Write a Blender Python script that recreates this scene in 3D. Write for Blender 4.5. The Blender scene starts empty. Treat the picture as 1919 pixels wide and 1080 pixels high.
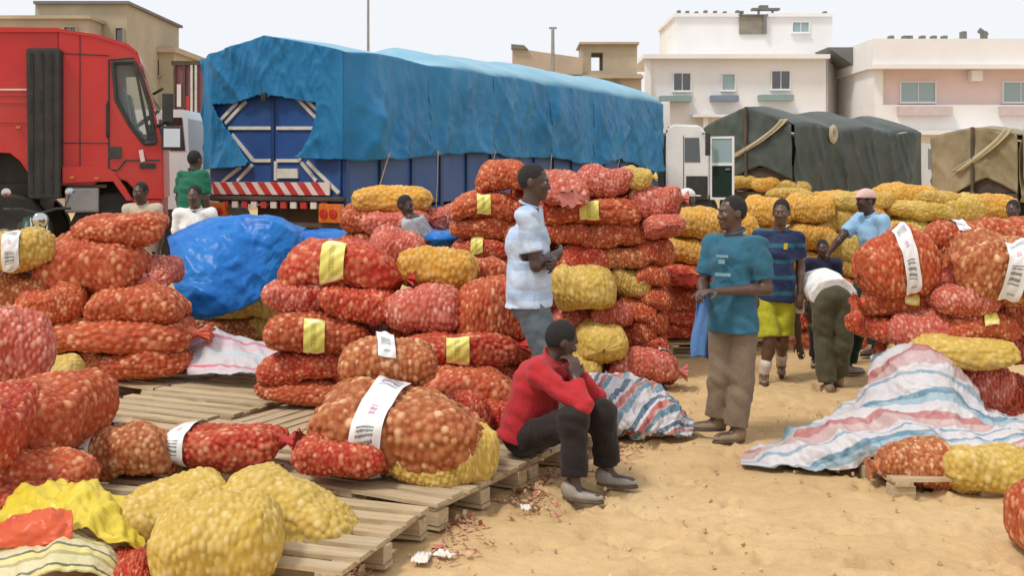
import bpy, bmesh, math, random
import numpy as np
from mathutils import Vector, Matrix, Euler, noise
R = math.radians
random.seed(7)
scene = bpy.context.scene
COL = scene.collection

# ------------------------------------------------------------------ camera, sky, sun, exposure
F, HOR, CX, H = 2100.0, 330.0, 959.5, 1.85        # focal length (px of a 1919 px wide frame), horizon row, centre column, eye height
cam_d = bpy.data.cameras.new('camera'); cam = bpy.data.objects.new('camera', cam_d); COL.objects.link(cam)
cam.location = (0, 0, H); cam.rotation_euler = (R(90), 0, 0)
cam_d.sensor_width = 36.0; cam_d.lens = 36.0 * F / 1919.0
cam_d.shift_y = -(540.0 - HOR) / 1919.0
cam_d.clip_end = 2000.0
scene.camera = cam

SUN_EL, SUN_AZ = R(58), R(-128)                    # azimuth measured from +Y (view direction), negative = left; the sun stands behind the left shoulder
world = bpy.data.worlds.new('World'); scene.world = world; world.use_nodes = True
wt = world.node_tree; wt.nodes.clear()
wo = wt.nodes.new('ShaderNodeOutputWorld'); wb = wt.nodes.new('ShaderNodeBackground')
sky = wt.nodes.new('ShaderNodeTexSky'); sky.sky_type = 'NISHITA'; sky.sun_disc = False
sky.sun_elevation = SUN_EL; sky.sun_rotation = SUN_AZ; sky.air_density = 1.0; sky.dust_density = 4.0
veil = wt.nodes.new('ShaderNodeMix'); veil.data_type = 'RGBA'; veil.inputs[0].default_value = 0.86     # thin white overcast over the blue
veil.inputs[7].default_value = (9.7, 9.85, 10.2, 1)
wt.links.new(sky.outputs[0], veil.inputs[6]); wt.links.new(veil.outputs[2], wb.inputs[0])
wb.inputs[1].default_value = 0.10
wt.links.new(wb.outputs[0], wo.inputs[0])
sun_d = bpy.data.lights.new('sun', 'SUN'); sun = bpy.data.objects.new('sun', sun_d); COL.objects.link(sun)
sun_d.energy = 2.0; sun_d.angle = R(10); sun_d.color = (1.0, 0.95, 0.87)
sd = Vector((math.sin(SUN_AZ) * math.cos(SUN_EL), math.cos(SUN_AZ) * math.cos(SUN_EL), math.sin(SUN_EL)))
sun.rotation_euler = (-sd).to_track_quat('-Z', 'Y').to_euler(); sun.location = (-10, -10, 20)
vs = scene.view_settings
vs.view_transform = 'Standard'; vs.look = 'None'; vs.gamma = 1.0; vs.exposure = 0.06; vs.use_curve_mapping = False

# ------------------------------------------------------------------ helpers
def P(px, py, Y):
    return Vector(((px - CX) * Y / F, Y, H - (py - HOR) * Y / F))
def smooth(a, b, x):
    t = min(1.0, max(0.0, (x - a) / (b - a))); return t * t * (3 - 2 * t)
def ground_z(x, y):
    return 0.4 * smooth(12.2, 14.2, y)

def lin(c):
    return tuple(((v / 255.0) / 12.92 if v <= 10 else (((v / 255.0) + 0.055) / 1.055) ** 2.4) for v in c)

def tag(o, label=None, cat=None, group=None, kind=None):
    if label: o['label'] = label
    if cat: o['category'] = cat
    if group: o['group'] = group
    if kind: o['kind'] = kind
    return o
def empty(name, loc=(0, 0, 0), rz=0.0, label=None, cat=None, group=None):
    o = bpy.data.objects.new(name, None); COL.objects.link(o)
    o.empty_display_size = 0.1
    o.location = loc; o.rotation_euler = (0, 0, rz)
    return tag(o, label, cat, group)
def link(name, me, mat=None, parent=None, loc=None, rot=None, scale=None):
    o = bpy.data.objects.new(name, me); COL.objects.link(o)
    if mat is not None:
        if len(me.materials) == 0: me.materials.append(None)
        o.material_slots[0].link = 'OBJECT'; o.material_slots[0].material = mat
    if parent is not None: o.parent = parent
    if loc is not None: o.location = loc
    if rot is not None: o.rotation_euler = rot
    if scale is not None: o.scale = scale
    return o

class MB:
    """collects shapes into one mesh"""
    def __init__(self): self.bm = bmesh.new()
    def box(self, c, s, rot=None, bevel=0.0):
        bm = self.bm
        m = Matrix.Translation(Vector(c)) @ (rot.to_matrix().to_4x4() if rot is not None else Matrix.Identity(4))
        vs = [bm.verts.new(m @ Vector((x * s[0] / 2, y * s[1] / 2, z * s[2] / 2))) for x in (-1, 1) for y in (-1, 1) for z in (-1, 1)]
        fs = [bm.faces.new([vs[i] for i in q]) for q in ((0, 1, 3, 2), (4, 6, 7, 5), (0, 4, 5, 1), (2, 3, 7, 6), (0, 2, 6, 4), (1, 5, 7, 3))]
        if bevel > 0:
            es = list({e for f in fs for e in f.edges})
            bmesh.ops.bevel(bm, geom=es, offset=bevel, segments=2, affect='EDGES', profile=0.6)
        return self
    def box2(self, a, b, bevel=0.0):
        a, b = Vector(a), Vector(b)
        return self.box((a + b) / 2, (abs(b.x - a.x), abs(b.y - a.y), abs(b.z - a.z)), None, bevel)
    def poly(self, pts):
        self.bm.faces.new([self.bm.verts.new(Vector(p)) for p in pts]); return self
    def prism(self, pts, d):
        """planar polygon pts extruded by vector d"""
        d = Vector(d); a = [self.bm.verts.new(Vector(p)) for p in pts]; b = [self.bm.verts.new(Vector(p) + d) for p in pts]
        n = len(a); self.bm.faces.new(a); self.bm.faces.new(b[::-1])
        for i in range(n): self.bm.faces.new((a[i], b[i], b[(i + 1) % n], a[(i + 1) % n]))
        return self
    def tube(self, pts, r, n=8, cap=True):
        pts = [Vector(p) for p in pts]; rs = r if isinstance(r, (list, tuple)) else [r] * len(pts)
        rings = []; up = None
        for i, p in enumerate(pts):
            t = (pts[min(i + 1, len(pts) - 1)] - pts[max(i - 1, 0)]).normalized()
            if up is None: up = t.orthogonal().normalized()
            up = (up - t * up.dot(t)).normalized(); s = t.cross(up)
            rings.append([self.bm.verts.new(p + (up * math.cos(6.28318 * k / n) + s * math.sin(6.28318 * k / n)) * rs[i]) for k in range(n)])
        for a, b in zip(rings, rings[1:]):
            for k in range(n): self.bm.faces.new((a[k], a[(k + 1) % n], b[(k + 1) % n], b[k]))
        if cap: self.bm.faces.new(rings[0][::-1]); self.bm.faces.new(rings[-1])
        return self
    def lathe(self, c, axis, prof, n=20):
        """prof: list of (offset along axis, radius)"""
        c, axis = Vector(c), Vector(axis).normalized()
        return self.tube([c + axis * (a + 1e-5 * i) for i, (a, r) in enumerate(prof)], [max(r, 1e-4) for a, r in prof], n) if False else self._lathe(c, axis, prof, n)
    def _lathe(self, c, axis, prof, n):
        u = axis.orthogonal().normalized(); v = axis.cross(u); rings = []
        for a, r in prof:
            rings.append([self.bm.verts.new(c + axis * a + (u * math.cos(6.28318 * k / n) + v * math.sin(6.28318 * k / n)) * max(r, 1e-4)) for k in range(n)])
        for a, b in zip(rings, rings[1:]):
            for k in range(n): self.bm.faces.new((a[k], a[(k + 1) % n], b[(k + 1) % n], b[k]))
        self.bm.faces.new(rings[0][::-1]); self.bm.faces.new(rings[-1])
        return self
    def mesh(self, name, smoothed=False):
        bmesh.ops.recalc_face_normals(self.bm, faces=self.bm.faces[:])
        me = bpy.data.meshes.new(name); self.bm.to_mesh(me); self.bm.free()
        if smoothed:
            me.shade_smooth()
            me.set_sharp_from_angle(angle=R(38))
        return me
    def build(self, name, mat, parent=None, smoothed=False, **k):
        return link(name, self.mesh(name, smoothed), mat, parent, **k)

# ------------------------------------------------------------------ materials
class NT:
    def __init__(self, name):
        self.m = bpy.data.materials.new(name); self.m.use_nodes = True
        self.t = self.m.node_tree; self.b = self.t.nodes['Principled BSDF']
    def n(self, typ, **k):
        x = self.t.nodes.new('ShaderNode' + typ)
        for a, v in k.items(): setattr(x, a, v)
        return x
    def l(self, a, b): self.t.links.new(a, b)
    def val(self, x, i, v):
        x.inputs[i].default_value = v; return x
    def coords(self, kind='Object'):
        return self.n('TexCoord').outputs[kind]
    def noise(self, co, scale, detail=4, rough=0.6):
        x = self.n('TexNoise'); x.inputs['Scale'].default_value = scale; x.inputs['Detail'].default_value = detail; x.inputs['Roughness'].default_value = rough
        self.l(co, x.inputs['Vector']); return x.outputs['Fac']
    def ramp(self, fac, stops, interp='LINEAR'):
        x = self.n('ValToRGB'); x.color_ramp.interpolation = interp
        e = x.color_ramp.elements
        while len(e) < len(stops): e.new(0.5)
        for el, (p, c) in zip(e, stops):
            el.position = p; el.color = (c if len(c) == 4 else (*c, 1))
        self.l(fac, x.inputs[0]); return x.outputs[0]
    def mix(self, fac, a, b, mode='MIX'):
        x = self.n('Mix', data_type='RGBA', blend_type=mode)
        for sock, v in ((x.inputs[0], fac), (x.inputs[6], a), (x.inputs[7], b)):
            if isinstance(v, bpy.types.NodeSocket): self.l(v, sock)
            elif isinstance(v, (int, float)): sock.default_value = v
            else: sock.default_value = (*v, 1) if len(v) == 3 else v
        return x.outputs[2]
    def math(self, op, a, b=0.0, c=None):
        x = self.n('Math', operation=op)
        for i, v in enumerate((a, b, c)):
            if v is None: continue
            if isinstance(v, bpy.types.NodeSocket): self.l(v, x.inputs[i])
            else: x.inputs[i].default_value = v
        return x.outputs[0]
    def bump(self, h, strength=0.3, dist=0.02):
        x = self.n('Bump'); x.inputs['Strength'].default_value = strength; x.inputs['Distance'].default_value = dist
        self.l(h, x.inputs['Height']); self.l(x.outputs[0], self.b.inputs['Normal'])
    def base(self, c):
        if isinstance(c, bpy.types.NodeSocket): self.l(c, self.b.inputs['Base Color'])
        else: self.b.inputs['Base Color'].default_value = (*c, 1)
    def set(self, rough=None, metal=None, spec=None, coat=None, sheen=None):
        for k, v in (('Roughness', rough), ('Metallic', metal), ('Specular IOR Level', spec), ('Coat Weight', coat), ('Sheen Weight', sheen)):
            if v is not None: self.b.inputs[k].default_value = v
        return self.m

def sc(c, k): return tuple(min(1.0, v * k) for v in c)
def paint(name, c, rough=0.5, var=0.2, scale=3.0, metal=0.0, dirt=None, dirt_amt=0.35, bump=0.0, coat=0.0):
    """a colour with uneven wear and, if asked, blotches of dirt"""
    t = NT(name); co = t.coords()
    col = t.ramp(t.noise(co, scale, 6), [(0.3, sc(c, 1 - var)), (0.7, sc(c, 1 + var))])
    if dirt is not None:
        f = t.ramp(t.noise(co, scale * 0.37, 8, 0.72), [(0.45, (0, 0, 0)), (0.75, (dirt_amt,) * 3)])
        col = t.mix(f, col, dirt)
    t.base(col)
    if bump > 0: t.bump(t.noise(co, scale * 9, 5), bump, 0.01)
    return t.set(rough=rough, metal=metal, coat=coat)

M = {}
# ---- sand
t = NT('sand'); co = t.coords()
n1 = t.noise(co, 0.9, 6, 0.65); n2 = t.noise(co, 14, 5, 0.7); n3 = t.noise(co, 90, 3)
c = t.ramp(n1, [(0.3, (0.49, 0.325, 0.155)), (0.5, (0.59, 0.405, 0.20)), (0.72, (0.66, 0.475, 0.255))])
c = t.mix(t.ramp(n2, [(0.42, (0, 0, 0)), (0.70, (0.4,) * 3)]), c, (0.42, 0.275, 0.145))
c = t.mix(t.ramp(n3, [(0.55, (0, 0, 0)), (0.75, (0.4,) * 3)]), c, (0.66, 0.5, 0.31))
t.base(c)
hh = t.math('ADD', t.math('MULTIPLY', t.noise(co, 7, 4), 0.8), t.math('MULTIPLY', n3, 0.15))
t.bump(hh, 0.55, 0.05); M['sand'] = t.set(rough=0.95, spec=0.15)

# ---- onions in a net: colour read from the onion each point belongs to
def net_material(name, onions, net, amount):
    t = NT(name)
    at = t.n('Attribute', attribute_name='onion'); sep = t.n('SeparateColor'); t.l(at.outputs['Color'], sep.inputs[0])
    co = t.coords('Object'); oi = t.n('ObjectInfo')
    st = [(i / max(1, len(onions) - 1), c) for i, c in enumerate(onions)]
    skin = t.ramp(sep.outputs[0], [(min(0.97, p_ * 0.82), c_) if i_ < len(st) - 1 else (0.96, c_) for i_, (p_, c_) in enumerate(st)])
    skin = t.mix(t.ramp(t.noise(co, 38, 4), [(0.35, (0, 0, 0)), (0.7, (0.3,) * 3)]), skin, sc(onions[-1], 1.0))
    # the net: threads over the skin; it is drawn tight (and thins out) over each onion and bunches in between; pale onion tops also put highlights into the colour
    w1 = t.n('TexWave', wave_type='BANDS', bands_direction='DIAGONAL'); w1.inputs['Scale'].default_value = 60; w1.inputs['Distortion'].default_value = 2.0
    t.l(co, w1.inputs['Vector'])
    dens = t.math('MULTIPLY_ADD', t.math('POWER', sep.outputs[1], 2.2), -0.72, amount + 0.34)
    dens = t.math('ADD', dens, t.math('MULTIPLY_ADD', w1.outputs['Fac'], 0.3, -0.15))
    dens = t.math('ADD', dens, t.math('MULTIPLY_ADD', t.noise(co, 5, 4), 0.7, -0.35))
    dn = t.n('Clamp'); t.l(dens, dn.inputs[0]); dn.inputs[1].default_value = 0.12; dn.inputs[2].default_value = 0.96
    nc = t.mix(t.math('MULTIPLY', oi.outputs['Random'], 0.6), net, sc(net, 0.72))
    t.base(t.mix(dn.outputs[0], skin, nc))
    t.bump(t.math('ADD', w1.outputs['Fac'], t.noise(co, 120, 2)), 0.25, 0.004)
    return t.set(rough=0.55, spec=0.2)
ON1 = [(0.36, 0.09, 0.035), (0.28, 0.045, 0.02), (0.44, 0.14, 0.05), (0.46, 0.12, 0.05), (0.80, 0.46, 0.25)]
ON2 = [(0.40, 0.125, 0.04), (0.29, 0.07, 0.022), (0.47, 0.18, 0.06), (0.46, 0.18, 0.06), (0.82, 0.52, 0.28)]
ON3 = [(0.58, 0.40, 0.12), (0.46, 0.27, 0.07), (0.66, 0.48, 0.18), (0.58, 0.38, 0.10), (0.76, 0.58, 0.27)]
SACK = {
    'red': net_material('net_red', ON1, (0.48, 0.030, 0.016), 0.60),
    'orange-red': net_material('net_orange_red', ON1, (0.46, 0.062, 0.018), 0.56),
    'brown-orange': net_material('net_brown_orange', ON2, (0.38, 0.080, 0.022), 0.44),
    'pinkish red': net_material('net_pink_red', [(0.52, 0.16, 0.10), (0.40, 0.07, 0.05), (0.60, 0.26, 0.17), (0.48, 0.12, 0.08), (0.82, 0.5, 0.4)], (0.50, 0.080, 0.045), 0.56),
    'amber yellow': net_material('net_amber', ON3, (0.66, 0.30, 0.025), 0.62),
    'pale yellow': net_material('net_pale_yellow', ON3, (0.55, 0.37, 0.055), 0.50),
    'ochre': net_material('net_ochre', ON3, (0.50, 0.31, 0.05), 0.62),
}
TIE = {k: paint('tie_' + k.replace(' ', '_').replace('-', '_'), c, 0.55, 0.2, 30) for k, c in
       {'red': (0.5, 0.04, 0.03), 'orange-red': (0.58, 0.11, 0.05), 'brown-orange': (0.5, 0.17, 0.06), 'pinkish red': (0.6, 0.2, 0.16), 'amber yellow': (0.7, 0.4, 0.05), 'pale yellow': (0.68, 0.52, 0.12), 'ochre': (0.5, 0.33, 0.06)}.items()}

# ---- printed sack labels (flat print in the label's own uv)
def label_material(name, ground, marks):
    t = NT(name); uv = t.n('UVMap').outputs[0]; s = t.n('SeparateXYZ'); t.l(uv, s.inputs[0])
    col = t.ramp(t.noise(t.coords(), 11, 3), [(0.3, sc(ground, 0.9)), (0.7, ground)])
    for (x0, x1, y0, y1, c, brk) in marks:
        a = t.math('MULTIPLY', t.math('GREATER_THAN', s.outputs[0], x0), t.math('LESS_THAN', s.outputs[0], x1))
        b = t.math('MULTIPLY', t.math('GREATER_THAN', s.outputs[1], y0), t.math('LESS_THAN', s.outputs[1], y1))
        f = t.math('MULTIPLY', a, b)
        if brk:
            wv = t.n('TexWave', wave_type='BANDS', bands_direction='Y'); wv.inputs['Scale'].default_value = brk; wv.inputs['Distortion'].default_value = 3.0; wv.inputs['Detail Scale'].default_value = 4.0
            t.l(uv, wv.inputs['Vector']); f = t.math('MULTIPLY', f, t.ramp(wv.outputs['Fac'], [(0.35, (0.15,) * 3), (0.55, (1,) * 3)]))
        col = t.mix(f, col, c)
    t.base(col); return t.set(rough=0.38)
M['label_white'] = label_material('label_white', (0.80, 0.80, 0.80), [(0.2, 0.85, 0.82, 0.93, (0.22, 0.22, 0.24), 9), (0.38, 0.6, 0.58, 0.69, (0.55, 0.25, 0.4), 7), (0.2, 0.75, 0.25, 0.42, (0.2, 0.21, 0.2), 8), (0.3, 0.7, 0.1, 0.14, (0.35, 0.45, 0.42), 0)])
M['label_yellow'] = label_material('label_yellow', (0.78, 0.70, 0.16), [(0.36, 0.6, 0.2, 0.85, (0.42, 0.38, 0.06), 8), (0.1, 0.9, 0.04, 0.12, (0.86, 0.82, 0.5), 0), (0.1, 0.9, 0.88, 0.96, (0.86, 0.82, 0.5), 0)])

# ---- wood
t = NT('pallet_wood'); co = t.coords(); oi = t.n('ObjectInfo')
mp = t.n('Mapping'); mp.inputs['Scale'].default_value = (1.2, 22, 22); t.l(co, mp.inputs[0])
off = t.n('VectorMath', operation='ADD'); t.l(mp.outputs[0], off.inputs[0])
cmb = t.n('CombineXYZ'); t.l(t.math('MULTIPLY', oi.outputs['Random'], 50), cmb.inputs[0]); t.l(cmb.outputs[0], off.inputs[1])
g = t.noise(off.outputs[0], 2.2, 6, 0.7)
c = t.ramp(g, [(0.3, (0.28, 0.20, 0.11)), (0.5, (0.48, 0.36, 0.21)), (0.7, (0.62, 0.49, 0.32))])
c = t.mix(t.math('MULTIPLY', oi.outputs['Random'], 0.55), c, (0.42, 0.345, 0.235))
c = t.mix(t.ramp(t.noise(co, 3.5, 6, 0.7), [(0.5, (0, 0, 0)), (0.72, (0.5,) * 3)]), c, (0.40, 0.26, 0.13))
t.base(c); t.bump(g, 0.35, 0.006); M['wood'] = t.set(rough=0.85)

# ---- tarpaulins
def tarp(name, c, c2, rough=0.42):
    t = NT(name); co = t.coords()
    a = t.noise(co, 0.8, 5, 0.6); b = t.noise(co, 5, 6, 0.7)
    col = t.ramp(a, [(0.32, c), (0.68, c2)])
    col = t.mix(t.ramp(b, [(0.5, (0, 0, 0)), (0.8, (0.3,) * 3)]), col, sc(c2, 1.35))
    t.base(col)
    mp = t.n('Mapping'); mp.inputs['Scale'].default_value = (5, 5, 1.6); t.l(co, mp.inputs[0])
    t.bump(t.math('ADD', t.noise(mp.outputs[0], 0.7, 5, 0.5), t.math('MULTIPLY', b, 0.12)), 0.18, 0.06)
    return t.set(rough=rough, spec=0.22)
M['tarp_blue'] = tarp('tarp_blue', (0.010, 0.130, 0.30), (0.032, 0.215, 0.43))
M['tarp_roof'] = tarp('tarp_skylit_faded_blue', (0.14, 0.36, 0.50), (0.26, 0.48, 0.60))  # faded top sheet; its paleness from facing the sky is in the colour too
M['tarp_vivid'] = tarp('tarp_vivid_blue', (0.006, 0.10, 0.45), (0.025, 0.22, 0.58), 0.36)
M['tarp_green'] = tarp('tarp_grey_green', (0.055, 0.07, 0.062), (0.10, 0.115, 0.10), 0.55)
M['tarp_cream'] = tarp('tarp_cream', (0.42, 0.36, 0.23), (0.55, 0.48, 0.34), 0.6)
M['tarp_maroon'] = tarp('tarp_tan_maroon', (0.19, 0.165, 0.085), (0.36, 0.28, 0.18), 0.6)
M['plastic_yellow'] = tarp('plastic_yellow', (0.62, 0.46, 0.02), (0.78, 0.64, 0.12), 0.3)
M['plastic_red'] = tarp('plastic_red', (0.55, 0.07, 0.03), (0.68, 0.16, 0.06), 0.35)
def striped(name, stops, n, vk=1.0):
    st2 = []
    for i, (p_, c_) in enumerate(stops):      # soft printed edges
        st2.append((p_, c_)); st2.append(((stops[i + 1][0] if i + 1 < len(stops) else 1.0) - 0.015, c_))
    stops = st2
    t = NT(name); uv = t.n('UVMap').outputs[0]; s = t.n('SeparateXYZ'); t.l(uv, s.inputs[0])
    wob = t.math('MULTIPLY_ADD', t.noise(t.coords(), 2.6, 4), 0.07, -0.035)
    x = t.math('FRACT', t.math('MULTIPLY', t.math('ADD', t.math('ADD', t.math('MULTIPLY', s.outputs[1], vk), t.math('MULTIPLY', s.outputs[0], 1 - vk)), wob), float(n)))
    col = t.ramp(x, stops)
    col = t.mix(t.ramp(t.noise(t.coords(), 6, 6, 0.7), [(0.42, (0, 0, 0)), (0.78, (0.5,) * 3)]), col, (0.58, 0.50, 0.43))
    t.base(col); t.bump(t.noise(t.coords(), 16, 5, 0.7), 0.4, 0.02)
    return t.set(rough=0.42)
W_ = (0.56, 0.535, 0.55)
M['striped'] = striped('striped_sheet', [(0.0, W_), (0.18, (0.10, 0.22, 0.30)), (0.27, (0.28, 0.39, 0.45)), (0.38, W_), (0.56, (0.40, 0.13, 0.13)), (0.66, (0.50, 0.34, 0.33)), (0.82, W_), (0.9, (0.2, 0.3, 0.38)), (0.95, W_)], 3, 0.72)
M['striped_red'] = striped('striped_red_sheet', [(0.0, W_), (0.34, (0.62, 0.16, 0.2)), (0.46, W_), (0.6, (0.72, 0.42, 0.48)), (0.70, W_), (0.86, (0.45, 0.6, 0.66)), (0.93, W_)], 2)
M['striped_bundle'] = striped('striped_bundle_sheet', [(0.0, W_), (0.16, (0.05, 0.10, 0.16)), (0.34, W_), (0.44, (0.42, 0.10, 0.09)), (0.6, (0.5, 0.3, 0.24)), (0.66, (0.10, 0.22, 0.30)), (0.84, W_)], 6, 0.45)
M['striped_sack'] = striped('striped_sack_sheet', [(0.0, (0.62, 0.55, 0.3)), (0.45, (0.12, 0.12, 0.06)), (0.58, (0.66, 0.58, 0.2)), (0.85, (0.4, 0.34, 0.14))], 3)

# ---- vehicles, buildings
M['red_paint'] = paint('red_truck_paint', (0.52, 0.016, 0.010), 0.38, 0.08, 1.2, dirt=(0.40, 0.15, 0.10), dirt_amt=0.32, coat=0.1)
M['red_dark'] = paint('red_panel', (0.42, 0.02, 0.02), 0.45, 0.12, 2.0, dirt=(0.3, 0.15, 0.1))
M['black'] = paint('black_plastic', (0.022, 0.024, 0.024), 0.55, 0.3, 4.0, dirt=(0.12, 0.1, 0.08))
M['rubber'] = paint('tyre_rubber', (0.018, 0.018, 0.018), 0.85, 0.2, 8.0, dirt=(0.16, 0.12, 0.08))
M['steel'] = paint('grey_steel', (0.33, 0.33, 0.33), 0.45, 0.15, 6.0, metal=0.6, dirt=(0.2, 0.13, 0.08))
M['chassis'] = paint('chassis_brown', (0.07, 0.05, 0.035), 0.8, 0.3, 3.0, dirt=(0.25, 0.17, 0.1))
M['blue_panel'] = paint('blue_panel', (0.018, 0.075, 0.25), 0.45, 0.15, 1.6, dirt=(0.12, 0.14, 0.2), dirt_amt=0.3)
M['blue_dark'] = paint('blue_dark_rib', (0.015, 0.05, 0.16), 0.5, 0.2, 2.0)
M['white_strip'] = paint('worn_white_strip', (0.62, 0.60, 0.52), 0.6, 0.15, 7.0, dirt=(0.3, 0.24, 0.18))
M['stripe_red'] = paint('reflective_red', (0.50, 0.035, 0.03), 0.4, 0.12, 6.0, dirt=(0.3, 0.2, 0.15))
M['stripe_white'] = paint('reflective_white', (0.72, 0.62, 0.58), 0.4, 0.1, 6.0, dirt=(0.4, 0.3, 0.2))
M['lamp_orange'] = paint('lamp_orange', (0.62, 0.16, 0.03), 0.25, 0.2, 12.0)
M['lamp_red'] = paint('lamp_red', (0.45, 0.03, 0.02), 0.25, 0.2, 12.0)
M['white_cab'] = paint('white_cab_paint', (0.78, 0.79, 0.78), 0.4, 0.06, 2.0, dirt=(0.5, 0.45, 0.36), dirt_amt=0.3)
M['chrome'] = paint('mirror_chrome', (0.6, 0.6, 0.6), 0.12, 0.05, 3.0, metal=1.0)
t = NT('window_glass'); t.base((0.02, 0.026, 0.026)); t.b.inputs['IOR'].default_value = 1.9; M['glass'] = t.set(rough=0.05, spec=0.6)
t = NT('cab_glass'); t.base((0.75, 0.85, 0.82)); t.b.inputs['Transmission Weight'].default_value = 0.9; t.b.inputs['IOR'].default_value = 1.06; M['cab_glass'] = t.set(rough=0.03)
t = NT('window_pale_glass'); t.base((0.30, 0.40, 0.42)); M['pale_glass'] = t.set(rough=0.1, spec=0.6)
M['plaster_white'] = paint('white_plaster', (0.80, 0.785, 0.77), 0.85, 0.04, 0.5, dirt=(0.62, 0.56, 0.5), dirt_amt=0.35, bump=0.1)
M['plaster_pink'] = paint('pink_plaster', (0.74, 0.585, 0.57), 0.85, 0.05, 0.6, dirt=(0.62, 0.5, 0.46), bump=0.1)
M['plaster_beige'] = paint('beige_plaster', (0.44, 0.375, 0.27), 0.9, 0.14, 0.5, dirt=(0.24, 0.21, 0.14), dirt_amt=0.6, bump=0.2)
M['plaster_tan'] = paint('tan_plaster', (0.46, 0.37, 0.28), 0.9, 0.12, 0.5, dirt=(0.26, 0.2, 0.14), dirt_amt=0.6, bump=0.2)
M['shaded_side'] = paint('shaded_white_plaster', (0.52, 0.49, 0.46), 0.9, 0.08, 0.6, dirt=(0.3, 0.26, 0.22))  # white plaster greyed: the side wall's shade is put into the colour
M['roof_grey'] = paint('grey_sheet_roof', (0.16, 0.16, 0.155), 0.7, 0.15, 1.0, dirt=(0.25, 0.22, 0.18))
M['planter_green'] = paint('green_ledge', (0.24, 0.34, 0.34), 0.7, 0.1, 2.0)
M['planter_navy'] = paint('navy_ledge', (0.20, 0.25, 0.35), 0.7, 0.1, 2.0)
M['planter_grey'] = paint('grey_ledge', (0.55, 0.46, 0.44), 0.8, 0.1, 2.0)
M['screen_brown'] = paint('brown_screen', (0.24, 0.21, 0.16), 0.8, 0.2, 2.0)
M['maroon_sheet'] = paint('maroon_curtain', (0.20, 0.06, 0.065), 0.6, 0.15, 2.0, dirt=(0.3, 0.22, 0.2))
M['paper'] = paint('white_scrap', (0.75, 0.70, 0.64), 0.7, 0.1, 12.0)
M['skin_flake'] = paint('onion_skin_flake', (0.52, 0.29, 0.16), 0.7, 0.3, 9.0, dirt=(0.66, 0.47, 0.33), dirt_amt=0.9)
M['skin_flake_dark'] = paint('onion_skin_flake_red', (0.40, 0.14, 0.08), 0.6, 0.3, 9.0)
M['pebble'] = paint('pebble', (0.54, 0.39, 0.22), 0.9, 0.3, 12.0)
M['rope'] = paint('pale_rope', (0.5, 0.42, 0.28), 0.9, 0.15, 30.0)
M['moto_green'] = paint('motorcycle_green', (0.03, 0.12, 0.085), 0.3, 0.1, 4.0, coat=0.4)

# ---- people
def skin(name, c):
    t = NT(name); co = t.coords()
    t.base(t.ramp(t.noise(co, 14, 4), [(0.3, sc(c, 0.85)), (0.7, sc(c, 1.2))]))
    t.bump(t.noise(co, 160, 3), 0.08, 0.003)
    return t.set(rough=0.4, spec=0.5)
M['skin_a'] = skin('skin_deep_brown', (0.095, 0.052, 0.036))
M['skin_b'] = skin('skin_dark', (0.068, 0.038, 0.028))
M['skin_c'] = skin('skin_brown', (0.115, 0.062, 0.040))
M['hair'] = paint('black_hair', (0.012, 0.011, 0.011), 0.8, 0.4, 90.0, bump=0.5)
M['eye'] = paint('eye_white', (0.34, 0.29, 0.26), 0.25, 0.05, 10)
def fabric(name, c, rough=0.85, c2=None, bands=None, bscale=1.0):
    t = NT(name); co = t.coords()
    col = t.ramp(t.noise(co, 9, 5, 0.65), [(0.3, sc(c, 0.85)), (0.7, sc(c, 1.12))])
    if bands is not None:
        s = t.n('SeparateXYZ'); t.l(co, s.inputs[0])
        x = t.math('FRACT', t.math('MULTIPLY', t.math('ADD', s.outputs[2], t.math('MULTIPLY', t.noise(co, 4, 3), 0.03)), bscale))
        col = t.mix(t.ramp(x, bands, 'CONSTANT'), col, c2)
    t.base(col)
    mp = t.n('Mapping'); mp.inputs['Scale'].default_value = (9, 9, 5); t.l(co, mp.inputs[0])
    t.bump(t.math('ADD', t.noise(mp.outputs[0], 1.0, 5, 0.6), t.math('MULTIPLY', t.noise(co, 260, 2), 0.06)), 0.7, 0.035)
    return t.set(rough=rough, spec=0.2, sheen=0.1)
M['teal_shirt'] = fabric('teal_cotton', (0.035, 0.135, 0.205))
M['taupe'] = fabric('taupe_cotton', (0.215, 0.16, 0.11))
M['red_knit'] = fabric('red_knit', (0.46, 0.028, 0.035))
M['dark_trouser'] = fabric('dark_brown_cotton', (0.022, 0.016, 0.014))
M['white_blue'] = fabric('white_blue_cotton', (0.55, 0.65, 0.79), 0.85, (0.25, 0.40, 0.62), [(0.0, (0.1,) * 3), (0.45, (0.5,) * 3), (0.7, (0.2,) * 3), (0.8, (0.4,) * 3), (0.9, (0.1,) * 3)], 5.0)
M['grey_trouser'] = fabric('grey_green_cotton', (0.12, 0.155, 0.175))
M['navy_jersey'] = fabric('navy_jersey', (0.018, 0.03, 0.085), 0.6, (0.02, 0.11, 0.15), [(0.0, (0, 0, 0)), (0.6, (1, 1, 1)), (0.85, (0, 0, 0))], 7.0)
M['lime_shorts'] = fabric('lime_shorts', (0.42, 0.42, 0.03))
M['white_shirt'] = fabric('white_cotton', (0.80, 0.80, 0.77))
M['olive'] = fabric('olive_cotton', (0.082, 0.078, 0.045))
M['navy'] = fabric('navy_cotton', (0.02, 0.022, 0.05))
M['dark_green'] = fabric('dark_green_cotton', (0.012, 0.03, 0.022))
M['sky_shirt'] = fabric('sky_blue_cotton', (0.30, 0.52, 0.74))
M['green_shirt'] = fabric('green_cotton', (0.015, 0.13, 0.075))
M['cream_shirt'] = fabric('cream_cotton', (0.5, 0.43, 0.32))
M['grey_shirt'] = fabric('grey_cotton', (0.40, 0.42, 0.43))
M['jeans'] = fabric('blue_jeans', (0.035, 0.11, 0.32))
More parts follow.
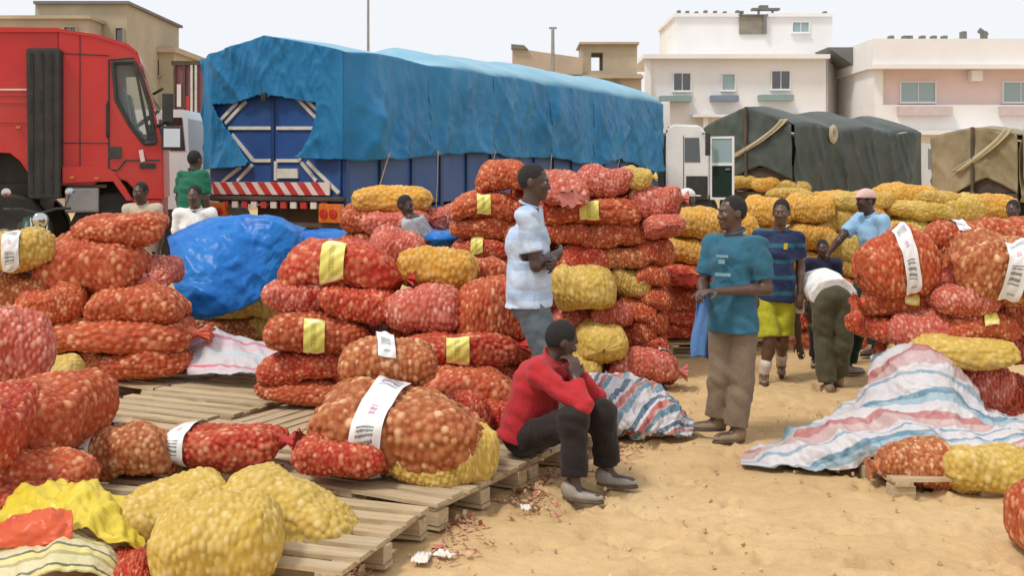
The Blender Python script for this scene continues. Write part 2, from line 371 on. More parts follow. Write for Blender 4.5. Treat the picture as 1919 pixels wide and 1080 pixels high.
M['blue_cloth'] = fabric('light_blue_cloth', (0.10, 0.22, 0.47))
M['cap_white'] = fabric('white_cap', (0.75, 0.72, 0.68))
M['cap_pink'] = fabric('pink_cap', (0.70, 0.45, 0.42))
M['teal_dark'] = fabric('dark_teal_cotton', (0.02, 0.06, 0.055))
M['shoe_grey'] = paint('grey_shoe', (0.30, 0.27, 0.24), 0.7, 0.15, 14.0, dirt=(0.5, 0.38, 0.24))
M['shoe_brown'] = paint('brown_shoe', (0.075, 0.05, 0.035), 0.6, 0.2, 14.0, dirt=(0.4, 0.3, 0.18))
M['shoe_tan'] = paint('tan_shoe', (0.24, 0.17, 0.11), 0.7, 0.15, 14.0, dirt=(0.45, 0.34, 0.2))
M['sock_white'] = fabric('white_sock', (0.62, 0.58, 0.53))
M['print_white'] = paint('shirt_print', (0.20, 0.36, 0.44), 0.8, 0.3, 30.0)
# ------------------------------------------------------------------ ground: one sheet to the horizon, finer near the camera
def axis(lo, hi, fine_lo, fine_hi, step, grow=1.35):
    v = list(np.arange(fine_lo, fine_hi + 1e-6, step)); d = step
    while v[-1] < hi: d *= grow; v.append(v[-1] + d)
    d = step
    while v[0] > lo: d *= grow; v.insert(0, v[0] - d)
    return v
gx = axis(-700, 700, -2.5, 4.6, 0.035); gy = axis(-40, 1200, 4.0, 10.5, 0.035)
fr = random.Random(21); prints = []
for i in range(420):
    prints.append((fr.uniform(-0.4, 4.2), fr.uniform(4.2, 10.3), fr.uniform(0, 6.28), fr.uniform(0.10, 0.15), fr.uniform(0.02, 0.045)))
cells = {}
for p_ in prints:
    for a_ in (-1, 0, 1):
        for b_ in (-1, 0, 1): cells.setdefault((int(p_[0] // 0.3) + a_, int(p_[1] // 0.3) + b_), []).append(p_)
def dent(x, y):
    d = 0.0
    for (px, py, a, l, h) in cells.get((int(x // 0.3), int(y // 0.3)), ()):
        u = (x - px) * math.cos(a) + (y - py) * math.sin(a); v = -(x - px) * math.sin(a) + (y - py) * math.cos(a)
        q = (u / l) ** 2 + (v / (l * 0.42)) ** 2
        if q < 3: d += h * (0.45 * math.exp(-(q - 1.35) ** 2 * 3) - math.exp(-q * q * 1.2))
    return d
verts = []
for y in gy:
    for x in gx:
        z = ground_z(x, y)
        if -3 < x < 5.2 and 3.6 < y < 11.5:
            z += 0.035 * (noise.fractal(Vector((x * 0.8, y * 0.8, 3)), 1.0, 2.0, 4) * 0.6) + 0.016 * noise.noise(Vector((x * 4.5, y * 4.5, 9))) - 0.012 + dent(x, y)
        verts.append((x, y, z))
nx = len(gx)
faces = [(j * nx + i, j * nx + i + 1, (j + 1) * nx + i + 1, (j + 1) * nx + i) for j in range(len(gy) - 1) for i in range(nx - 1)]
me = bpy.data.meshes.new('ground'); me.from_pydata(verts, [], faces); me.shade_smooth()
tag(link('ground', me, M['sand']), kind='structure')

# ------------------------------------------------------------------ buildings far behind
def bp(mb, x0, y0, x1, y1, Y, depth, bevel=0.0):
    """box whose front face, at distance Y, covers this much of the frame"""
    a, b = P(x0, y0, Y), P(x1, y1, Y)
    return mb.box2((a.x, Y, b.z), (b.x, Y + depth, a.z), bevel)
def window(parent, x0, y0, x1, y1, Y, glass, frame, sill=True, mull=1, fw=1.6, depth=0.12):
    w = MB()
    for r in ((x0 - fw, y0 - fw, x1 + fw, y0), (x0 - fw, y1, x1 + fw, y1 + fw), (x0 - fw, y0 + .01, x0, y1 - .01), (x1, y0 + .01, x1 + fw, y1 - .01)):
        bp(w, *r, Y - depth, depth + 0.02)
    for k in range(mull):
        c = x0 + (x1 - x0) * (k + 1) / (mull + 1); bp(w, c - 0.6, y0 + 0.05, c + 0.6, y1 - 0.05, Y - 0.07, 0.05)
    f = w.build('window', frame, parent)
    bp(MB(), x0 + .02, y0 + .02, x1 - .02, y1 - .02, Y - 0.02, 0.03).build('pane', glass, f)
    if sill: bp(MB(), x0 - 3, y1 + fw, x1 + 3, y1 + fw + 1.6, Y - 0.22, 0.24).build('sill', frame, f)
    return f

# white building
wbld = empty('white_house', P(1380, 385, 70), label='three storey white house with dark upper windows and coloured window ledges', cat='building')
wbld_inv = wbld.location.copy()
def child(o, p):           # keep world place while parenting to an unrotated empty
    o.parent = p; o.matrix_parent_inverse = Matrix.Translation(-p.location); return o
def BB(name, mat, parent, rects):
    m = MB()
    for r in rects: bp(m, *r)
    return child(m.build(name, mat), parent)
pl = MB()
za, zb = P(0, 108, 70).z, 0.0
foot = [P(1212, 0, 70).xy, P(1548, 0, 70).xy, Vector((23.6, 78.5)), Vector((9.4, 79.5))]
pl.prism([(p.x, p.y, zb) for p in foot], (0, 0, za))
child(pl.build('wall', M['plaster_white']), wbld)
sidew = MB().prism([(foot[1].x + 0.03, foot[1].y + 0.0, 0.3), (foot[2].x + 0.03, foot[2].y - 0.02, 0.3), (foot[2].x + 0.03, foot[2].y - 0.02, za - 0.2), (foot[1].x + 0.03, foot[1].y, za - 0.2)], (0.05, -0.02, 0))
sw = child(sidew.build('side_wall', M['shaded_side']), wbld)
BB('cornice', M['plaster_white'], wbld, [(1206, 101, 1556, 109, 69.3, 9)])
BB('corner_post', M['plaster_white'], wbld, [(1209, 110, 1220, 205, 69.75, 0.3)])
BB('upper_storey', M['plaster_white'], wbld, [(1266, 30, 1560, 108, 74, 8)])
BB('parapet', M['plaster_white'], wbld, [(1262, 24, 1386, 30.5, 73.8, 8), (1440, 24, 1562, 30.5, 73.8, 8)])
for k, x in enumerate((1270, 1286, 1303, 1320, 1338, 1356, 1380, 1388, 1544)):
    BB('roof_stub', M['roof_grey'], wbld, [(x, 18.5 + (k % 3), x + 6, 24.2, 73.9, 0.5)])
BB('roof_bird_net', M['roof_grey'], wbld, [(1410, 14, 1462, 18, 73.9, 0.6), (1424, 9, 1440, 14.1, 73.9, 0.5), (1420, 18.1, 1424, 28, 73.95, 0.1), (1446, 18.1, 1450, 28, 73.95, 0.1)])
BB('balcony_screen', M['screen_brown'], wbld, [(1386, 28, 1437, 63, 73.85, 0.3)])
BB('screen_edge', M['roof_grey'], wbld, [(1384, 26, 1439, 27.8, 73.7, 0.4), (1431, 28, 1437, 63, 73.7, 0.1)])
child(window(None, 1486, 41, 1516, 59, 74, M['pale_glass'], M['plaster_white']), wbld)
for x0, y0, x1, y1, g in ((1263, 137, 1294, 169, 'glass'), (1354, 139, 1377, 168, 'pale_glass'), (1447, 133, 1480, 166, 'glass')):
    child(window(None, x0, y0, x1, y1, 70, M[g], M['plaster_white'], True, 1 if g == 'glass' else 0), wbld)
for x0, x1, y0, mm in ((1238, 1297, 179, 'planter_green'), (1334, 1385, 178, 'planter_navy'), (1425, 1488, 177, 'planter_green')):
    BB('window_ledge', M[mm], wbld, [(x0, y0, x1, y0 + 11, 69.2, 0.85)])
BB('balcony_slab', M['plaster_white'], wbld, [(1300, 214, 1552, 219, 69.0, 1.1)])
for x in (1318, 1400, 1480, 1536):
    BB('ground_pillar', M['plaster_white'], wbld, [(x, 219.1, x + 9, 372, 69.2, 0.4)])
child(MB().prism([P(1541, 133, 70) + Vector((1.05, 2.55, 0)), P(1541, 133, 70) + Vector((1.45, 3.4, 0)), P(1541, 168, 70) + Vector((1.45, 3.4, 0)), P(1541, 168, 70) + Vector((1.05, 2.55, 0))], (0.09, -0.04, 0)).build('slit_window', M['glass']), wbld)
aw = MB().prism([P(1552, 88, 69.4), P(1631, 88, 69.4), P(1629, 121, 69.4), P(1598, 121, 69.4)], (0, 3.2, 0))
child(aw.build('roof_awning', M['roof_grey']), wbld)

# link house between the two
lh = empty('white_annex', P(1620, 385, 77), label='narrow plain white annex between the white house and the pink house', cat='building')
BB('wall', M['plaster_white'], lh, [(1588, 128, 1660, 384, 77, 6)])
BB('parapet', M['plaster_white'], lh, [(1586, 122, 1662, 128.2, 76.8, 6.3)])
child(window(None, 1606, 148, 1620, 156, 77, M['pale_glass'], M['plaster_white'], False, 0, 1.0), lh)
BB('downpipe', M['plaster_white'], lh, [(1612, 165, 1615, 380, 76.85, 0.12)])

# pink house
pk = empty('pink_house', P(1800, 388, 66), label='white and pale pink house at the right with long window ledges', cat='building')
BB('wall', M['plaster_white'], pk, [(1640, 196, 2120, 388, 66, 9), (1640, 84, 1655, 196.2, 66, 9)])
BB('recessed_wall', M['plaster_pink'], pk, [(1655, 126, 2120, 196.2, 66.5, 8)])
BB('roof_slab', M['plaster_white'], pk, [(1636, 72, 2120, 126, 65.6, 9.6)])
BB('slab_lip', M['plaster_white'], pk, [(1634, 120, 2120, 128, 65.2, 0.6)])
for x0, x1 in ((1689, 1753), (1881, 1946)):
    child(window(None, x0, 154, x1, 190, 66.5, M['pale_glass'], M['plaster_white'], True, 1, 2.0), pk)
for x0, x1 in ((1686, 1786), (1878, 1978)):
    BB('window_ledge', M['planter_grey'], pk, [(x0, 199, x1, 216, 65.5, 0.7)])
ac = BB('air_conditioner', M['plaster_white'], pk, [(1821, 131, 1842, 151, 65.9, 0.58)])
g_ = bp(MB(), 1822, 132, 1833, 150, 65.86, 0.03).build('fan_grille', M['black'], None); g_.parent = ac; g_.matrix_parent_inverse = Matrix.Translation(-pk.location)
for x in (1668, 1694, 1703, 1727, 1748, 1768, 1804, 1843):
    BB('roof_stub', M['roof_grey'], pk, [(x, 66 if x < 1800 else 58, x + 8, 72.2, 66.5, 0.5)])
child(MB().box(P(1842, 61, 66.6), (0.62, 0.1, 0.3), Euler((0, 0.6, 0))).build('roof_vent', M['roof_grey']), pk)
BB('canopy', M['plaster_white'], pk, [(1690, 244, 2120, 252, 64.6, 1.3)])
for x in (1700, 1785, 1880):
    BB('ground_pillar', M['plaster_white'], pk, [(x, 252.2, x + 8, 380, 65.2, 0.4)])

# beige house with roof tower
bg = empty('beige_house', P(1080, 395, 60), label='weathered beige house with a square roof tower behind the blue tarpaulin', cat='building')
BB('wall', M['plaster_tan'], bg, [(962, 138, 1202, 394, 60, 10)])
child(MB().prism([P(960, 88, 59.7), P(1000, 95, 59.7), P(1092, 108, 59.7), P(1092, 139, 59.7), P(960, 139, 59.7)], (0, 0.5, 0)).build('parapet', M['plaster_tan']), bg)
child(MB().prism([P(958, 82, 59.5), P(982, 84, 59.5), P(990, 92, 59.5), P(958, 90, 59.5)], (0, 0.8, 0)).build('roof_cap', M['roof_grey']), bg)
tw = MB()
for r in ((1090, 82, 1108, 140, 60.5, 2.6), (1130, 82, 1194, 140, 60.5, 2.6), (1108, 82, 1130, 98, 60.5, 2.6), (1108, 132, 1130, 140, 60.5, 2.6)): bp(tw, *r)
child(tw.build('tower', M['plaster_beige']), bg)
BB('tower_roof', M['plaster_tan'], bg, [(1086, 78, 1198, 82.2, 60.2, 3.2)])
BB('ledge', M['plaster_beige'], bg, [(1092, 140, 1206, 146, 59.6, 1.0)])
for x in (985, 1015, 1045, 1150):
    child(window(None, x, 152, x + 12, 172, 60, M['glass'], M['plaster_beige'], True, 0, 1.2), bg)

# beige house at the left
lb = empty('grey_beige_house', P(120, 400, 45), label='stained beige flat roofed house block behind the red truck', cat='building')
BB('tall_block', M['plaster_beige'], lb, [(66, 6, 238, 405, 45, 7)])
BB('tall_block_roof', M['roof_grey'], lb, [(62, 1, 241, 6.3, 44.8, 7.4)])
BB('front_block', M['plaster_tan'], lb, [(-160, 34, 166, 405, 43.5, 1.4)])
BB('front_parapet', M['plaster_beige'], lb, [(-160, 28, 169, 34.2, 43.3, 1.7)])
child(window(None, 216, 52, 230, 78, 45, M['glass'], M['plaster_tan'], True, 0, 1.0), lb)
child(window(None, 120, 50, 142, 86, 43.5, M['glass'], M['plaster_beige'], True, 1, 1.2), lb)
lb2 = empty('low_beige_house', P(282, 400, 49), label='lower beige house with flat grey parapet right of the stained block', cat='building')
BB('wall', M['plaster_beige'], lb2, [(238, 86, 326, 400, 49, 6)])
BB('parapet', M['plaster_tan'], lb2, [(238, 79, 262, 86.2, 48.8, 6.3), (262, 88, 329, 97, 48.7, 6.4)])
child(window(None, 280, 112, 298, 140, 49, M['glass'], M['plaster_tan'], True, 0, 1.0), lb2)

# thin poles against the sky
def pole(px, y0, y1, Y, r, label):
    b = P(px, y1, Y); o = empty('mast', (b.x, Y, 0), label=label, cat='mast')
    MB().tube([(0, 0, 0), (0, 0, b.z), (0, 0, P(px, y0, Y).z)], [r * 1.3, r * 1.2, r], 8).build('pole', M['steel'], o)
    MB().box((0, 0, P(px, y0, Y).z), (r * 5, r * 1.2, r * 1.2)).build('crossbar', M['steel'], o)
pole(1036, 52, 112, 58, 0.08, 'short grey roof mast beside the square beige tower')
pole(690, -30, 120, 58, 0.06, 'thin pale mast rising above the middle of the blue tarpaulin')

# ------------------------------------------------------------------ trucks
def wheel(parent, loc, axis_, r=0.5, w=0.3):
    e = link('wheel', MB().lathe((0, 0, 0), axis_, [(-w / 2, r * 0.62), (-w / 2, r * 0.93), (-w * 0.4, r), (w * 0.4, r), (w / 2, r * 0.93), (w / 2, r * 0.62)], 28).mesh('tyre', True), M['rubber'], parent, loc=loc)
    MB().lathe((0, 0, 0), axis_, [(-w * 0.52, 0.08), (-w * 0.52, r * 0.2), (-w * 0.3, r * 0.28), (-w * 0.42, r * 0.6), (w * 0.42, r * 0.6), (w * 0.3, r * 0.28), (w * 0.52, r * 0.2), (w * 0.52, 0.05)], 24).build('rim', M['steel'], e, True)
    return e

def fold(u, v, seed, s=1.0):
    """hanging cloth: long diagonal creases plus small wrinkles"""
    a = noise.noise(Vector((u * 0.9 + 0.45 * v, v * 0.25, seed)))
    b = 1 - abs(noise.noise(Vector((u * 1.7 - 0.9 * v, v * 0.35, seed + 5)))) * 2.2
    c = 1 - abs(noise.noise(Vector((u * 0.8 + 1.1 * v, v * 0.5, seed + 11)))) * 2.6
    d = noise.noise(Vector((u * 6, v * 5, seed + 2)))
    return s * (0.07 * a + 0.045 * max(0, b) ** 2 + 0.05 * max(0, c) ** 2 + 0.006 * d)
def crease(u, v, seed):
    """taut tarpaulin: sharp long folds running down from the hoops, splaying left and right, plus slack scallops"""
    d = 0.05 * noise.noise(Vector((u * 0.7, v * 0.3, seed)))
    for k, (a, fr_, amp) in enumerate(((0.55, 0.8, 0.11), (-0.75, 0.62, 0.12), (0.15, 1.5, 0.06), (1.25, 0.9, 0.08), (-1.4, 1.1, 0.05))):
        n_ = abs(noise.noise(Vector((u * fr_ + a * v * fr_, v * 0.12, seed + 3.7 * k))))
        w_ = max(0.0, 0.25 + noise.noise(Vector((u * 0.45, v * 0.7, seed + 9 * k + 1))))
        d += amp * w_ * max(0.0, 1 - n_ * 3.4) ** 1.2
    for o_ in range(3):          # finer crumple
        q = Vector((u * (2.2 + 1.8 * o_) + v * (0.9 - 0.8 * o_), v * (1.1 + 1.5 * o_), seed + 31 * o_))
        d += (0.022 / (1 + o_)) * max(0.0, 1 - abs(noise.noise(q)) * 3.2)
    return 1.8 * d + 0.004 * noise.noise(Vector((u * 7, v * 7, seed)))
def inpoly(x, y, poly):
    r = False; n = len(poly)
    for i in range(n):
        (x1, y1), (x2, y2) = poly[i], poly[(i + 1) % n]
        if (y1 > y) != (y2 > y) and x < (x2 - x1) * (y - y1) / (y2 - y1) + x1: r = not r
    return r
def sheet(fn, nu, nv, keep=None, thick=0.0):
    """fn(u,v in 0..1) -> point; keep(u,v) says which faces stay"""
    vs_ = [fn(i / nu, j / nv) for j in range(nv + 1) for i in range(nu + 1)]
    fs_ = []; w = nu + 1
    for j in range(nv):
        for i in range(nu):
            if keep is None or keep((i + 0.5) / nu, (j + 0.5) / nv): fs_.append((j * w + i, j * w + i + 1, (j + 1) * w + i + 1, (j + 1) * w + i))
    me = bpy.data.meshes.new('sheet'); me.from_pydata([tuple(p) for p in vs_], [], fs_)
    uvl = me.uv_layers.new(name='UVMap')
    for lp in me.loops:
        uvl.data[lp.index].uv = ((lp.vertex_index % w) / nu, (lp.vertex_index // w) / nv)
    bm = bmesh.new(); bm.from_mesh(me)
    bmesh.ops.delete(bm, geom=[v for v in bm.verts if not v.link_faces], context='VERTS')
    bm.to_mesh(me); bm.free()
    me.shade_smooth(); me['thick'] = thick
    return me
def put_sheet(name, me, mat, parent=None, **k):
    o = link(name, me, mat, parent, **k)
    if me['thick'] > 0:
        md = o.modifiers.new('thickness', 'SOLIDIFY'); md.thickness = me['thick']; md.offset = 0
    return o

# blue trailer: local x runs along it (away from the camera), local y across its rear to the left
TH = R(27.5); GZ = 0.4
TW, TL, EAVE, PEAK, BODY = 2.66, 13.9, 3.36, 3.66, 1.0       # heights above the trailer's own ground
tr = empty('blue_trailer', (-2.57, 17.0, GZ), R(90) - TH, 'long blue cargo trailer under a loosely tied blue tarpaulin', 'trailer')
def rp(px, py):
    """a point of the photo on the trailer's rear plane -> (across, height)"""
    o = Vector((-2.57, 17.0)); w = Vector((-math.cos(TH), math.sin(TH)))
    k = (px - CX) / F      # ray: X = k*Y
    s = (k * o.y - o.x) / (w.x - k * w.y)
    Yd = o.y + s * w.y
    return s, H - (py - HOR) * Yd / F - GZ
MB().box2((0.06, 0.03, BODY), (TL, TW - 0.03, EAVE - 0.12)).build('load_box', M['blue_panel'], tr)
for k in range(2):
    MB().box2((0.0, 0.05 + k * (TW / 2), BODY + 0.05), (0.058, TW / 2 - 0.02 + k * (TW / 2), EAVE - 0.2), 0.012).build('rear_door', M['blue_panel'], tr)
MB().box2((-0.02, TW / 2 - 0.03, BODY), (0.055, TW / 2 + 0.03, EAVE - 0.2)).build('door_post', M['blue_dark'], tr)
def bar(a, b, wd=0.052, mat='white_strip', name='door_bar', x=-0.03):
    (ya, za_), (yb, zb_) = rp(*a), rp(*b); d = Vector((0, yb - ya, zb_ - za_)); L = d.length; d.normalize(); n = Vector((1, 0, 0)).cross(d)
    pts = [Vector((x, ya, za_)) + n * wd / 2, Vector((x, yb, zb_)) + n * wd / 2, Vector((x, yb, zb_)) - n * wd / 2, Vector((x, ya, za_)) - n * wd / 2]
    MB().prism(pts, (0.035, 0, 0)).build(name, M[mat], tr)
for a, b in (((424, 231), (462, 190)), ((414, 226), (446, 192)), ((560, 186), (597, 224)), ((572, 184), (604, 214)), ((430, 240), (509, 240)), ((520, 240), (588, 240)), ((436, 252), (476, 301)), ((476, 301), (509, 301)),
             ((520, 301), (563, 301)), ((518, 302), (518, 338)), ((474, 309), (446, 339)), ((452, 313), (420, 339)), ((566, 305), (594, 339)), ((577, 303), (636, 362)), ((420, 340), (400, 362)), ((566, 290), (562, 302))):
    bar(a, b)
for k in range(2):
    a, b = rp(522 + 0, 316), rp(560, 334)
    MB().box2((-0.04, min(a[0], b[0]), b[1] + 0.0), (-0.005, max(a[0], b[0]), a[1])).build('number_plate', M['stripe_white' if k else 'white_strip'], tr) if k == 0 else None
# warning board of slanted red and white stripes
(y0, z1), (y1, z0) = rp(402, 341), rp(622, 366)
board = MB().box2((-0.07, min(y0, y1), z0), (-0.04, max(y0, y1), z1)).build('warning_board', M['stripe_white'], tr)
ylo, yhi = min(y0, y1), max(y0, y1); n_ = 9; st = (yhi - ylo) / n_
for k in range(n_):
    c = ylo + (k + 0.22) * st; sl = 0.16 if c < TW / 2 else 0.16
    a_, b_ = c, min(c + st * 0.52, yhi - 0.002)
    pts = [(-0.078, max(ylo, a_ - 0.0), z0 + 0.002), (-0.078, max(ylo, b_), z0 + 0.002), (-0.078, min(yhi, b_ + sl), z1 - 0.002), (-0.078, min(yhi, a_ + sl), z1 - 0.002)]
    MB().prism(pts, (0.006, 0, 0)).build('red_stripe', M['stripe_red'], board)
MB().box2((-0.1, -0.02, z0 - 0.09), (0.05, TW + 0.02, z0 - 0.025), 0.01).build('bumper', M['chassis'], tr)
for k in range(12):
    yy = ylo + 0.1 + k * (yhi - ylo - 0.2) / 11
    MB().box2((-0.085, yy - 0.06, z0 - 0.21), (-0.05, yy + 0.05, z0 - 0.11)).build('reflector', M['stripe_white' if k % 2 else 'stripe_red'], tr)
for yy in (0.18, TW - 0.22):
    l_ = MB().box2((-0.1, yy - 0.2, z0 - 0.42), (0.02, yy + 0.2, z0 - 0.13), 0.02).build('tail_light', M['lamp_orange'], tr)
    MB().lathe((-0.1, yy - 0.08, z0 - 0.28), (-1, 0, 0), [(0, 0.075), (0.02, 0.07), (0.03, 0.03)], 16).build('lens', M['lamp_red'], l_, True)
    MB().lathe((-0.1, yy + 0.1, z0 - 0.28), (-1, 0, 0), [(0, 0.075), (0.02, 0.07), (0.03, 0.03)], 16).build('lens', M['lamp_red'], l_, True)
MB().box2((-0.04, 0.05, z0 - 0.5), (0.06, TW - 0.05, z0 - 0.43)).build('underrun_bar', M['chassis'], tr)
MB().box2((0.3, 0.7, 0.62), (TL - 0.2, 1.9, 0.98)).build('chassis_beam', M['chassis'], tr)
for x in (1.6, 2.9, 4.2):
    for y in (0.2, TW - 0.2): wheel(tr, (x, y, 0.5), (0, 1, 0))
for k in range(15):         # ribbed metal side
    x0 = 0.08 + k * (TL - 0.12) / 15; x1 = x0 + (TL - 0.12) / 15
    pn = MB().box2((x0 + 0.05, -0.012, BODY), (x1 - 0.05, 0.026, EAVE - 0.3), 0.008).build('side_panel', M['blue_panel'], tr)
    MB().box2((x0 - 0.045, -0.05, BODY - 0.05), (x0 + 0.045, 0.024, EAVE - 0.3)).build('rib', M['blue_dark'], pn)
MB().box2((0.0, -0.035, BODY - 0.16), (TL, 0.05, BODY - 0.055)).build('side_rail', M['blue_dark'], tr)
MB().box2((5.2, -0.06, 1.62), (5.62, -0.052, 1.74)).build('side_plate', M['stripe_white'], tr)
# tarpaulin: right side, roof, rear
def bow(x):         # sag between the roof hoops
    return 0.05 * abs(math.sin(x * math.pi / 2.3)) - 0.05 + 0.05 * noise.noise(Vector((x * 0.5, 1, 4)))
def lower(x): return 1.73 + 0.26 * noise.noise(Vector((x * 0.42, 2.2, 0))) + 0.05 * noise.noise(Vector((x * 2, 1, 7))) - 0.10 * smooth(9, 13.8, x) + 0.12 * smooth(3.2, 6.0, x) * (1 - smooth(6, 8, x))
def side_fn(u, v):
    x = -0.06 + u * (TL + 0.1); zt = EAVE + bow(x) * 0.6; z = zt + (lower(x) - zt) * v
    d = crease(x, v * 1.6, 3.0) * (0.25 + 0.75 * math.sin(min(1, v * 1.25) * math.pi * 0.5)) + 0.05 * max(0, math.sin(x * 2.73)) ** 3 * (1 - v)
    return Vector((x, -0.045 - max(0, 0.02 + d) * smooth(-0.06, 0.5, x), z))
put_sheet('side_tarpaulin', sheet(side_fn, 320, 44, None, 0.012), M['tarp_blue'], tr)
def roof_fn(u, v):
    x = -0.07 + u * (TL + 0.12); y = -0.06 + v * (TW + 0.12); t_ = max(0.0, 1 - abs(y - TW / 2) / (TW / 2 + 0.06))
    ridge = PEAK + 0.03 * math.sin(x * 1.1) - 0.12 * smooth(0.2, 2.0, x) * (1 - smooth(2.0, 3.2, x)) + 0.20 * smooth(2.4, 3.6, x) + 0.10 * smooth(6, 9, x)
    return Vector((x, y, EAVE + (ridge - EAVE) * t_ ** (0.85 - 0.25 * smooth(2.4, 3.6, x)) + bow(x) * 0.6 + 0.02 * noise.noise(Vector((x * 2, y * 2, 1)))))
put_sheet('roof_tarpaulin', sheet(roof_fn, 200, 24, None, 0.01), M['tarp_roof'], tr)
hole = [rp(*p) for p in ((408, 196), (440, 195), (470, 188), (492, 179), (504, 180), (510, 187), (518, 180), (540, 183), (575, 190), (601, 193), (604, 214), (598, 226), (590, 250), (578, 285), (568, 297), (566, 420), (380, 420), (372, 318), (470, 312), (474, 303), (452, 270), (430, 240), (416, 215))]
cut_r = [rp(*p) for p in ((564, 296), (600, 298), (700, 300), (700, 430), (564, 430))]
def rear_fn(u, v):
    y = -0.055 + u * (TW + 0.11); t_ = max(0.0, 1 - abs(y - TW / 2) / (TW / 2 + 0.06))
    zt = EAVE + (PEAK - EAVE) * t_ ** 0.85 + bow(-0.07) * 0.6 + 0.012; z = zt + (1.2 - zt) * v
    d = 0.8 * crease(y * 1.3, v * 1.8, 21.0) + 0.05 * math.exp(-((y - TW / 2) / 0.12) ** 2) * (1 - v)
    return Vector((-0.065 - max(0.0, d + 0.01) * smooth(-0.06, 0.25, y) * smooth(-0.06, 0.25, TW - y), y, z))
def rear_keep(u, v):
    p = rear_fn(u, v); return not inpoly(p.y, p.z, hole) and not inpoly(p.y, p.z, cut_r) and p.z > 1.3
put_sheet('rear_tarpaulin', sheet(rear_fn, 150, 150, rear_keep, 0.01), M['tarp_blue'], tr)
def left_fn(u, v):
    x = -0.06 + u * (TL + 0.1); z = EAVE + (1.8 - EAVE) * v
    return Vector((x, TW + 0.045 + max(0, 0.02 + fold(x, v * 2, 8.0)), z))
put_sheet('far_side_tarpaulin', sheet(left_fn, 80, 14, None, 0.012), M['tarp_blue'], tr)
a, b = rp(507, 176), rp(514, 190)
MB().box((-0.2, (a[0] + b[0]) / 2, (a[1] + b[1]) / 2), (0.05, 0.09, 0.14), None, 0.015).build('tarpaulin_buckle', M['black'], tr)
for k in range(7):
    xx = 0.7 + k * 2.0 + 0.3 * math.sin(k * 5); top_ = side_fn((xx + 0.06) / (TL + 0.1), 0.965)
    MB().lathe(top_ + Vector((0, -0.004, 0)), (0, -1, 0), [(0, 0.035), (0.012, 0.034), (0.012, 0.018), (0.004, 0.016)], 10).build('eyelet', M['steel'], tr)
    sw_ = 0.25 * math.sin(k * 2.3)
    MB().tube([top_ + Vector((0, -0.015, 0)), top_ * 0.4 + Vector((xx + sw_, -0.10, 1.0)) * 0.6, (xx + sw_, -0.07, 0.93)], 0.011, 6).build('tie_rope', M['rope'], tr)
for xx in (2.35, 4.65, 6.95, 9.25, 11.55):
    m_ = MB(); prev = None
    for j in range(25):
        p_ = side_fn((xx + 0.06) / (TL + 0.1), j / 24) + Vector((0, -0.009, 0)); r_ = [m_.bm.verts.new(p_ + Vector((-0.03, 0, 0))), m_.bm.verts.new(p_ + Vector((0.03, 0, 0)))]
        if prev: m_.bm.faces.new((prev[0], prev[1], r_[1], r_[0]))
        prev = r_
    m_.build('seam', M['tarp_blue'], tr)

# white cab-over truck beyond the trailer's far end, seen from its side
WY = 30.6
wc = empty('white_truck', (P(1310, 0, WY).x, WY, GZ), 0, 'white truck cab between the blue trailer and the green truck', 'truck')
def wl(px, py, dy=0.0): q = P(px, py, WY) - Vector((P(1310, 0, WY).x, WY, GZ)); return Vector((q.x, dy, q.z))
cb = MB().prism([wl(1249, 240), wl(1262, 232), wl(1312, 234), wl(1322, 246), wl(1330, 270), wl(1331, 376), wl(1249, 376)], (0, 2.3, 0))
bmesh.ops.bevel(cb.bm, geom=cb.bm.edges[:], offset=0.05, segments=3, affect='EDGES'); cb.build('cab', M['white_cab'], wc, True)
def cab_door(w, nm, glass, low, loc, rz):
    d_ = MB(); zb, zt, zm = wl(0, 374).z, wl(0, 256).z, wl(0, 308).z
    for (x0, z0, x1, z1) in ((0, zb, 0.05, zt), (w - 0.05, zb, w, zt), (0.05, zt - 0.06, w - 0.05, zt), (0.05, zm - 0.04, w - 0.05, zm + 0.04), (0.05, zb, w - 0.05, zb + 0.06)): d_.box2((x0, -0.03, z0), (x1, 0.03, z1))
    do = d_.build(nm, M['white_cab'], wc, loc=loc, rot=(0, 0, rz))
    MB().box2((0.05, -0.01, zm + 0.04), (w - 0.05, 0.01, zt - 0.06)).build('pane', glass, do)
    MB().box2((0.05, -0.015, zb + 0.06), (w - 0.05, 0.015, zm - 0.04)).build('lower_panel', low, do)
    MB().box2((w - 0.22, -0.06, zm - 0.16), (w - 0.1, -0.015, zm - 0.11)).build('handle', M['steel'], do)
    return do
MB().prism([wl(1283, 258, -0.012), wl(1310, 258, -0.012), wl(1312, 304, -0.012), wl(1283, 304, -0.012)], (0, 0.03, 0)).build('side_window', M['glass'], wc)
MB().tube([wl(1281, 254, -0.005), wl(1281, 372, -0.005)], 0.01, 5).build('door_gap', M['black'], wc)
MB().box2(wl(1286, 330, -0.02), wl(1326, 374, 0.02)).build('wheel_arch', M['black'], wc)
q = wl(1331, 0); cab_door(0.66, 'open_door', M['pale_glass'], M['dark_green'], (q.x, -0.04, 0), R(-28))
MB().box2(wl(1226, 252, 0.1), wl(1245, 372, 0.9), 0.02).build('air_intake', M['black'], wc)
MB().box2(wl(1240, 190, 0.05), wl(1256, 250, 0.6), 0.02).build('wind_deflector', M['white_cab'], wc)
MB().tube([wl(1316, 250, -0.02), wl(1322, 252, -0.3)], 0.02, 6).build('mirror_arm', M['black'], wc)
MB().box2(wl(1318, 250, -0.38), wl(1327, 292, -0.28), 0.015).build('mirror', M['black'], wc)
MB().box2(wl(1240, 376, 0.5), wl(1331, 392, 1.8)).build('chassis_beam', M['chassis'], wc)
